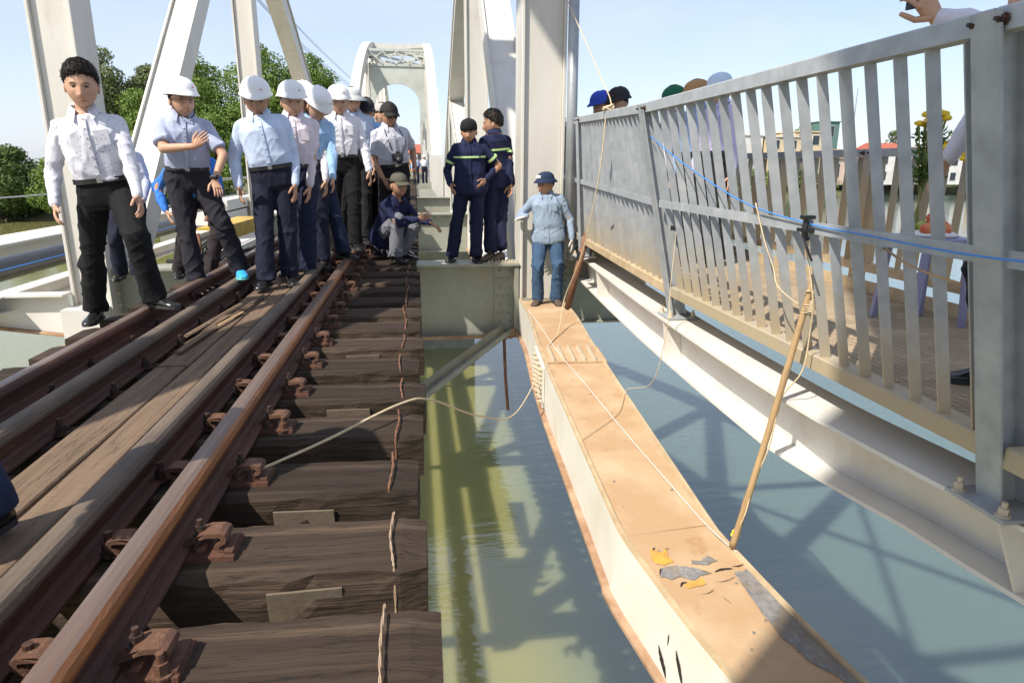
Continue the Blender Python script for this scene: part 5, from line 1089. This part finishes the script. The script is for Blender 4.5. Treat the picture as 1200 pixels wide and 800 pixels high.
    # ---- head things
    T4 = lambda pts: [tuple(hm @ Vector(p)) for p in pts]
    if hair:
        v, ff = hair_mesh(seed, .55 if hat else 1.0, 1.0); hmb = MB(); hmb.add(T4(v), ff); 
        if lod == 0 and hat is None:
            rgh = random.Random(seed); top = [i for i in range(len(v) // 2) if v[i][2] > -.02]
            for q in range(900):
                p0 = Vector(v[rgh.choice(top)]); nrm = p0.normalized(); fl = Vector((.35 + rgh.uniform(-.5, .5), -.8 * (1 if p0.y < .02 else -.6), -.45 + rgh.uniform(-.3, .3))); fl = (fl - nrm * fl.dot(nrm) * .85).normalized(); l = rgh.uniform(.014, .032); w_ = nrm.cross(fl).normalized() * .0022
                a_ = p0 - nrm * .002; b_ = p0 + fl * l * .5 + nrm * .005; c_ = p0 + fl * l + nrm * rgh.uniform(-.002, .005); hmb.add(T4([a_ - w_, a_ + w_, b_ + w_ * .8, b_ - w_ * .8, c_]), [(0, 1, 2, 3), (3, 2, 4)])
        child(hmb, 'hair', 'hair')
    if face:
        for sd_ in (-1, 1):
            e = MB(); 
            e.ell(hm @ Vector((sd_ * .031, -.0815, .002)), (.0125 * s, .006 * s, .0036 * s), 12, 6, mtx=HMx.to_3x3()); eo = child(e, 'eye', 'eyewhite')
            e = MB(); e.ell(hm @ Vector((sd_ * .0305, -.0855, .0015)), (.0060 * s, .0035 * s, .0038 * s), 10, 6, mtx=HMx.to_3x3()); child(e, 'iris', 'eye', True, eo)
            e = MB(); e.tube(T4([(sd_ * .0165, -.087, .000), (sd_ * .024, -.0885, .0062), (sd_ * .034, -.0870, .0070), (sd_ * .0445, -.0795, .0020)]), [.0012 * s, .0022 * s, .0024 * s, .0012 * s], 6); child(e, 'eyelid', 'hair', True, eo)
            e = MB(); e.tube(T4([(sd_ * .014, -.0915, .0185), (sd_ * .026, -.0920, .0240), (sd_ * .040, -.0855, .0235), (sd_ * .050, -.0755, .0175)]), [.0026 * s, .0036 * s, .0032 * s, .0014 * s], 6, flat=.6); child(e, 'eyebrow', 'hair')
        e = MB(); e.tube(T4([(-.024, -.0885, -.0705), (-.012, -.0965, -.0695), (0, -.0985, -.0702), (.012, -.0965, -.0695), (.024, -.0885, -.0705)]), [.0015 * s, .0042 * s, .0046 * s, .0042 * s, .0015 * s], 8, flat=.9); child(e, 'mouth', 'lip')
        for sd_ in (-1, 1): pass
    if hat:
        h_ = MB(); h_.add(T4(HATS[hat].v), HATS[hat].f); ho = child(h_, {'helmet': 'helmet', 'cap': 'cap', 'bucket': 'bucket_hat', 'wide': 'wide_hat', 'beanie': 'beanie'}[hat], 'helmet' if hat == 'helmet' and hatc is None else cloth('hat_%d_%d_%d' % tuple(int(v * 255) for v in hatc), hatc))
        if hat == 'helmet':
            b = MB(); b.loft([T4([(.094 * math.sin(2 * math.pi * j / 24), -.114 * math.cos(2 * math.pi * j / 24), zz) for j in range(24)]) for zz in (.036, .052)]); child(b, 'headband', 'strap', False, ho)
            b = MB(); b.ell(hm @ Vector((.038, -.112, .088)), (.012, .006, .006), 8, 5, mtx=HMx.to_3x3()); child(b, 'emblem', 'emblem', True, ho)
            if strap:
                for sd_ in (-1, 1): b = MB(); b.tube(T4([(sd_ * .083, -.005, .035), (sd_ * .081, -.025, -.04), (sd_ * .050, -.062, -.10), (0, -.088, -.122)]), .0045 * s, 6); child(b, 'chin_strap', 'strap', True, ho)
    if hat == 'bucket' and lod == 0:
        b = MB(); b.box((-.032, -.003, -.014), (.032, .003, .014), mtx=hm @ Matrix.Translation((-.012, -.100, .085)) @ Matrix.Rotation(R_(-22), 4, 'X')); child(b, 'hat_label', 'chalk', False, ho)
    if glasses:
        g = MB()
        for sd_ in (-1, 1):
            if glasses == 'sun': g.ell(hm @ Vector((sd_ * .031, -.0935, .001)), (.024 * s, .006 * s, .018 * s), 14, 8, mtx=HMx.to_3x3())
            else: g.tube(T4([(sd_ * .031 + .023 * math.cos(q * .523), -.0965, .001 + .016 * math.sin(q * .523)) for q in range(13)]), .0016 * s, 6)
            g.tube(T4([(sd_ * .054, -.090, .004), (sd_ * .078, -.045, .006), (sd_ * .080, .005, .002)]), .0018 * s, 6)
        g.tube(T4([(-.009, -.099, .004), (.009, -.099, .004)]), .0016 * s, 6); child(g, 'glasses', 'black')
    return dict(body=body, W=W, hm=hm, L=L, base=base, f=f, r=r, u=u, pc=pc, neck=neck)
def pattern_shirt():
    m = cloth('patterned_shirt', (.66, .66, .72)); nt = m.node_tree; N = nt.nodes.new; Lk = nt.links.new; b = nt.nodes['Principled BSDF']; t = N('ShaderNodeTexCoord'); mpn = N('ShaderNodeMapping'); mpn.inputs['Scale'].default_value = (1, 1, .45); mpn.inputs['Rotation'].default_value = (0, .5, 0)
    v = N('ShaderNodeTexVoronoi'); v.inputs['Scale'].default_value = 60; v.inputs['Randomness'].default_value = .8; Lk(t.outputs['Object'], mpn.inputs[0]); Lk(mpn.outputs[0], v.inputs['Vector'])
    r = N('ShaderNodeValToRGB'); e = r.color_ramp.elements; e[0].position = .15; e[0].color = (1, 1, 1, 1); e[1].position = .19; e[1].color = (0, 0, 0, 1); Lk(v.outputs['Distance'], r.inputs[0]); mx = N('ShaderNodeMixRGB'); mx.inputs[2].default_value = (.20, .20, .30, 1); Lk(r.outputs[0], mx.inputs[0]); Lk(b.inputs['Base Color'].links[0].from_socket, mx.inputs[1]); Lk(mx.outputs[0], b.inputs['Base Color']); return m
WH, LB = (.66, .64, .69), (.52, .62, .80)
NV, BK, DK = (.016, .018, .034), (.011, .011, .012), (.022, .021, .024)
V_ = Vector
M['pattern'] = pattern_shirt()
person('bareheaded man in a white dotted shirt with one foot up on the left rail', (-2.15, 4.97, 1.295), (-2.10, 5.02, .79), [(-1.83, 4.86, -.002), (-2.37, 5.18, -.16)], [(-1.80, 4.76, .715), (-2.35, 4.82, .70)], yaw=12, head=(6, 8), shirt_mat=M['pattern'], trousers=BK, lod=0, toes=[V_((.9, -.45, 0)), V_((.1, -1, 0))], curl=(.45, .5), seed=3, fold=.011, skin='skin', bulk=1.03, hc=(-2.125, 4.925, 1.445))
p2_ = person('helmeted man in glasses and grey short sleeves gesturing, blue sneakers on the rail', (-1.90, 6.15, 1.365), (-1.93, 6.2, .85), [(-1.585, 6.22, -.014), (-1.93, 6.12, -.142)], [(-1.655, 5.97, .835), (-1.76, 5.86, 1.10)], yaw=16, head=(22, 2), hat='helmet', strap=True, glasses='clear', sleeve='short', shirt=(.38, .42, .56), trousers=(.024, .023, .030), lod=0, shoes='shoe_blue', elbow=(V_((.8, .3, 0)), V_((-1, -.2, -.5))), handd=(V_((.35, -.55, -.7)), V_((.75, -.25, .55))), palms=(V_((-.3, .3, -1)), V_((.3, .9, .1))), curl=(.3, .12), seed=5, toes=[V_((.35, -1, 0)), V_((-.1, -1, 0))])
person('man in a bright blue shirt bending behind the helmeted man in grey sleeves', (-2.15, 7.05, 1.02), (-2.24, 7.45, .62), [(-2.12, 7.15, -.16), (-2.42, 7.2, -.16)], [(-1.95, 6.85, .55), (-2.42, 7.0, .52)], yaw=20, head=(10, 40), shirt=(.05, .20, .62), trousers=(.035, .028, .032), lod=1, seed=7)
person('man in a pale shirt and dark trousers standing hidden behind the dotted shirt', (-2.84, 7.15, 1.10), (-2.84, 7.2, .7), [(-2.78, 7.05, -.17), (-2.98, 7.15, -.17)], [(-2.62, 7.0, .62), (-3.1, 7.1, .6)], yaw=15, s=.9, head=(0, 20), shirt=(.55, .57, .68), trousers=NV, lod=1, seed=8)
person('helmeted man in a light blue shirt and navy trousers looking down, arms hanging', (-1.305, 6.2, 1.385), (-1.235, 6.25, .87), [(-1.165, 6.24, -.083), (-1.335, 6.06, -.083)], [(-1.045, 6.17, .795), (-1.505, 6.12, .77)], yaw=6, s=1.015, head=(4, 14), hat='helmet', shirt=LB, trousers=NV, lod=0, seed=11, bulk=1.07, skin='skin_dark')
person('helmeted man in a pinkish white shirt close behind the light blue shirt', (-1.10, 6.66, 1.41), (-1.11, 6.7, .88), [(-1.06, 6.62, -.083), (-1.27, 6.74, -.083)], [(-.985, 6.58, .76), (-1.40, 6.7, .8)], yaw=8, s=1.03, head=(10, 6), hat='helmet', shirt=(.68, .61, .66), trousers=(.018, .022, .048), lod=0, seed=13)
person('helmeted man almost hidden behind the pinkish white shirt', (-1.08, 7.22, 1.46), (-1.08, 7.25, .9), [(-1.0, 7.2, -.083), (-1.2, 7.25, -.083)], [(-.9, 7.1, .8), (-1.35, 7.15, .8)], yaw=5, s=1.06, head=(0, 10), hat='helmet', shirt=WH, trousers=NV, lod=2, seed=14)
person('helmeted man in a sky blue shirt bowing his head, one knee bent', (-1.0, 7.15, 1.42), (-1.06, 7.30, .88), [(-.79, 7.32, .0), (-1.08, 7.20, -.014)], [(-.82, 7.02, .80), (-1.24, 7.1, .82)], yaw=22, head=(14, 34), hc=(-.925, 7.03, 1.515), hat='helmet', shirt=(.35, .55, .80), trousers=(.016, .024, .055), lod=0, seed=17, toes=[V_((.8, -.7, 0)), V_((.1, -1, 0))])
person('helmeted man in a crisp white shirt and black trousers', (-.835, 8.12, 1.53), (-.835, 8.18, .93), [(-.735, 8.1, .0), (-.985, 8.18, -.014)], [(-.53, 8.05, .89), (-1.10, 8.1, .86)], yaw=6, s=1.06, head=(4, 6), hat='helmet', shirt=(.72, .71, .76), trousers=BK, lod=0, seed=19)
person('man in a broad pale sun hat standing behind the white shirts', (-.75, 8.78, 1.60), (-.74, 8.8, 1.0), [(-.66, 8.75, .0), (-.98, 8.8, -.014)], [(-.5, 8.7, .9), (-1.0, 8.75, .9)], yaw=10, s=1.09, head=(12, 10), hat='wide', hatc=(.52, .55, .55), shirt=(.45, .52, .66), trousers=DK, lod=1, seed=21)
person('man in a dark cap and light blue shirt behind the crisp white shirt', (-.60, 9.0, 1.515), (-.60, 9.05, .95), [(-.54, 8.95, -.16), (-.76, 9.0, .0)], [(-.38, 8.9, .86), (-.85, 8.95, .9)], yaw=10, s=1.06, head=(8, 12), hat='cap', hatc=(.035, .037, .045), shirt=(.28, .47, .78), trousers=BK, lod=1, seed=23)
person('man in a grey cap and cyan vest behind the photographer', (-.44, 9.7, 1.50), (-.44, 9.75, .95), [(-.36, 9.65, -.16), (-.58, 9.7, -.16)], [(-.2, 9.6, .82), (-.66, 9.6, .86)], yaw=20, s=1.12, head=(30, 10), hat='cap', hatc=(.40, .37, .36), shirt=(.04, .38, .52), trousers=DK, lod=2, seed=24)
ph = person('photographer in a black cap and sunglasses with a camera round his neck', (-.305, 8.6, 1.43), (-.27, 8.68, .9), [(-.18, 8.72, -.16), (-.44, 8.8, -.16)], [(-.01, 8.72, .93), (-.39, 8.45, .80)], yaw=18, s=1.06, head=(8, 10), hat='cap', hatc=(.03, .029, .028), glasses='sun', sleeve='short', shirt=(.50, .51, .58), trousers=DK, lod=0, seed=27, bulk=1.08, skin='skin_dark')
person('squatting worker in navy overalls and olive cap stretching one arm over the sleeper ends', (-.245, 8.27, .585), (-.40, 8.46, .12), [(-.20, 8.33, -.16), (-.27, 8.12, -.16)], [(.165, 8.10, .30), (.02, 7.98, .36)], yaw=52, head=(-18, 4), hat='cap', hatc=(.10, .095, .075), shirt=(.017, .021, .06), trousers=(.16, .165, .19), lod=0, seed=29, tuck=False, knee=[V_((.8, -.3, .9)), V_((.6, -.7, .9))], skin='skin_dark', shoes='shoe', elbow=(V_((.2, .2, -1)), V_((-.6, 0, -.6))), handd=(V_((.75, -.3, -.55)), None), palms=(V_((-.3, .2, -1)), None), tape=False, hc=(-.205, 8.19, .735))
person('worker in a black beanie and navy overalls with lime bands, hand on hip', (.645, 8.36, 1.255), (.66, 8.38, .75), [(.705, 8.24, -.192), (.42, 8.33, -.192)], [(.835, 8.28, .80), (.41, 8.24, .735)], yaw=-4, head=(-6, 8), hat='beanie', hatc=(.014, .014, .015), shirt=(.016, .020, .058), trousers=(.014, .017, .046), lod=0, seed=31, tuck=False, tape=True, elbow=(V_((1, .3, 0)), None), handd=(V_((-.5, -.5, -.7)), None), palms=(V_((-.6, .6, 0)), None), bulk=1.06, skin='skin_dark')
person('bareheaded worker in navy overalls turning away beside the white hanger', (.985, 8.62, 1.36), (1.02, 8.65, .86), [(.90, 8.33, -.192), (1.02, 8.36, -.192)], [(.78, 8.6, .80), (1.17, 8.5, .72)], yaw=-150, s=1.06, head=(45, 5), shirt=(.016, .020, .058), trousers=(.014, .017, .046), lod=0, seed=33, tuck=False, tape=True, shoes='shoe_brown', toes=[V_((-.7, -.7, 0)), V_((-.6, -.8, 0))], skin='skin_dark')
person('man in a light denim jacket, navy bucket hat and white gloves on the orange chord', (1.50, 7.83, .665), (1.545, 7.86, .14), [(1.645, 7.78, -.655), (1.42, 7.80, -.655)], [(1.80, 7.72, .13), (1.255, 7.74, .40)], yaw=-12, s=.935, head=(-42, 4), hat='bucket', hatc=(.022, .035, .075), shirt=(.27, .345, .44), trousers=(.05, .095, .17), lod=0, seed=35, tuck=False, glove=True, elbow=(V_((1, .5, -.2)), V_((-.6, .4, -.8))), shoes='shoe_brown', bulk=1.04, skin='skin_dark', palms=(None, V_((-.2, .1, -1))), handd=(None, V_((-.9, .2, -.2))))
for k, (x, y, c, lb) in enumerate([(-.95, 41.5, (.5, .52, .6), 'far man in a grey blue shirt under the far arch, half hidden by the photographer'), (.02, 42.5, (.45, .55, .75), 'far helmeted man in a blue shirt under the far arch'), (.55, 43.5, (.65, .65, .7), 'far helmeted man in a white shirt under the far arch beside one in blue')]):
    person(lb, (x, y, 1.29), (x, y, .8), [(x + .1, y, -.16), (x - .1, y, -.16)], [(x + .27, y, .7), (x - .27, y, .7)], hat='helmet', shirt=c, trousers=NV, lod=2, seed=40 + k, group='men under the far arch')
for (x, y, z, s, ht, hc_, sh_, yw, lb, sd_) in [(2.36, 8.6, 1.58, 1.05, 'helmet', (.05, .10, .55), (.3, .35, .5), -70, 'person in a blue helmet behind the far end of the leaning railing', 51), (2.46, 8.2, 1.585, 1.05, 'helmet', (.03, .03, .035), (.2, .2, .24), -60, 'person in a black helmet beside the blue helmet behind the railing', 52),
                                               (2.66, 6.9, 1.52, 1.0, 'cap', (.02, .13, .07), (.60, .60, .66), -120, 'person in a green cap and white shirt behind the slats', 53), (2.72, 6.48, 1.525, 1.0, 'wide', (.42, .24, .11), (.36, .52, .80), -75, 'person in a tan hat and light blue shirt behind the slats', 54), (2.74, 6.02, 1.525, 1.0, 'bucket', (.55, .66, .80), (.55, .52, .74), -70, 'person in a pale blue hat and lilac shirt behind the slats', 55)]:
    a = Matrix.Rotation(R_(yw), 3, 'Z'); q = lambda dx, dy: V_((x, y, 0)) + a @ V_((dx, dy, 0))
    person(lb, (x, y, z), (x, y, z - .5), [tuple(q(.1, 0)[:2]) + (.069,), tuple(q(-.1, 0)[:2]) + (.069,)], [tuple(q(.26, -.05)[:2]) + (.86,), tuple(q(-.26, -.05)[:2]) + (.86,)], yaw=yw, s=s, hat=ht, hatc=hc_, shirt=sh_, trousers=DK, lod=1, seed=sd_, head=(0, 12), group='onlookers on the footway')
nearp = person('onlooker in a white shirt raising a phone over the leaning railing', (2.27, 2.33, 1.48), (2.42, 2.36, .98), [(2.47, 2.22, .069), (2.47, 2.45, .069)], [(1.72, 2.30, 1.485), (2.30, 2.72, 1.0)], yaw=-82, s=1.0, head=(0, 5), shirt=(.66, .64, .72), trousers=(.014, .015, .022), lod=0, seed=61, group='onlookers on the footway', elbow=(V_((0, 0, -1)), None), handd=(V_((-.75, -.1, .65)), None), palms=(V_((-.3, .8, .3)), None), curl=(.9, .4))
m = MB(); hp_ = V_(nearp['W'][0]) + V_((-.07, .02, .10)); m.box((-.004, -.036, -.07), (.004, .036, .07), mtx=Matrix.Translation(hp_) @ Matrix.Rotation(R_(20), 4, 'Z')); tag(m.build('phone', 'black', bevel=.003), 'dark phone held up above the leaning railing', 'phone')
# man standing just left of the photographer, seen only by one trouser leg, whose shadow falls on the sleepers
person('man in navy trousers standing on the planks beside the right guard rail, mostly cut off', (-1.50, 1.84, 1.36), (-1.46, 1.84, .84), [(-1.265, 1.93, -.084), (-1.50, 1.66, -.084)], [(-1.35, 2.05, .8), (-1.48, 1.5, .8)], yaw=60, head=(0, 20), hat='helmet', shirt=WH, trousers=(.02, .03, .065), lod=1, seed=71, shoes='shoe', toes=[V_((-.25, -1, 0)), V_((-.5, -.8, 0))])
# camera on its neck strap
cm_ = empty('photo_camera', tuple(ph['neck'] + ph['f'] * .17 - ph['u'] * .36 + ph['r'] * .02), label='black camera hanging from the photographer\'s neck strap', cat='camera'); c0 = V_(cm_.location)
MB().box((c0.x - .065, c0.y - .035, c0.z - .045), (c0.x + .065, c0.y + .03, c0.z + .045)).build('body', 'black', cm_, bevel=.008); MB().tube([(c0.x + .01, c0.y - .036, c0.z - .01), (c0.x + .02, c0.y - .13, c0.z - .05)], .036, 16).build('lens', 'black', cm_, smooth=True)
MB().box((c0.x - .025, c0.y - .03, c0.z + .046), (c0.x + .03, c0.y + .02, c0.z + .07)).build('viewfinder', 'black', cm_, bevel=.005)
for s_ in (-1, 1):
    nk = V_(ph['neck']); MB().tube(bez([c0 + V_((s_ * .06, 0, .04)), c0 + ph['r'] * s_ * .10 + V_((0, -.0, .17)) + ph['f'] * .01, nk + ph['r'] * s_ * .085 + ph['f'] * .085 - ph['u'] * .04, nk + ph['r'] * s_ * .06 + ph['u'] * .015 - ph['f'] * .05], 6), .007, 6).build('strap', 'strap', cm_, smooth=True)
# wrist watch of the helmeted man with the blue sneakers
w_ = p2_['W'][0]; e_ = MB(); d_ = V_((.1, -.1, -1)).normalized()
e_.tube([w_ + V_((-.004, .004, .035)), w_ + V_((0, 0, .012))], .036, 14); e_.tube([w_ + V_((.02, -.03, .025)), w_ + V_((.026, -.040, .025))], .018, 12); tag(e_.build('wrist_watch', 'black', smooth=True), 'black watch on the wrist resting on a raised knee', 'watch')
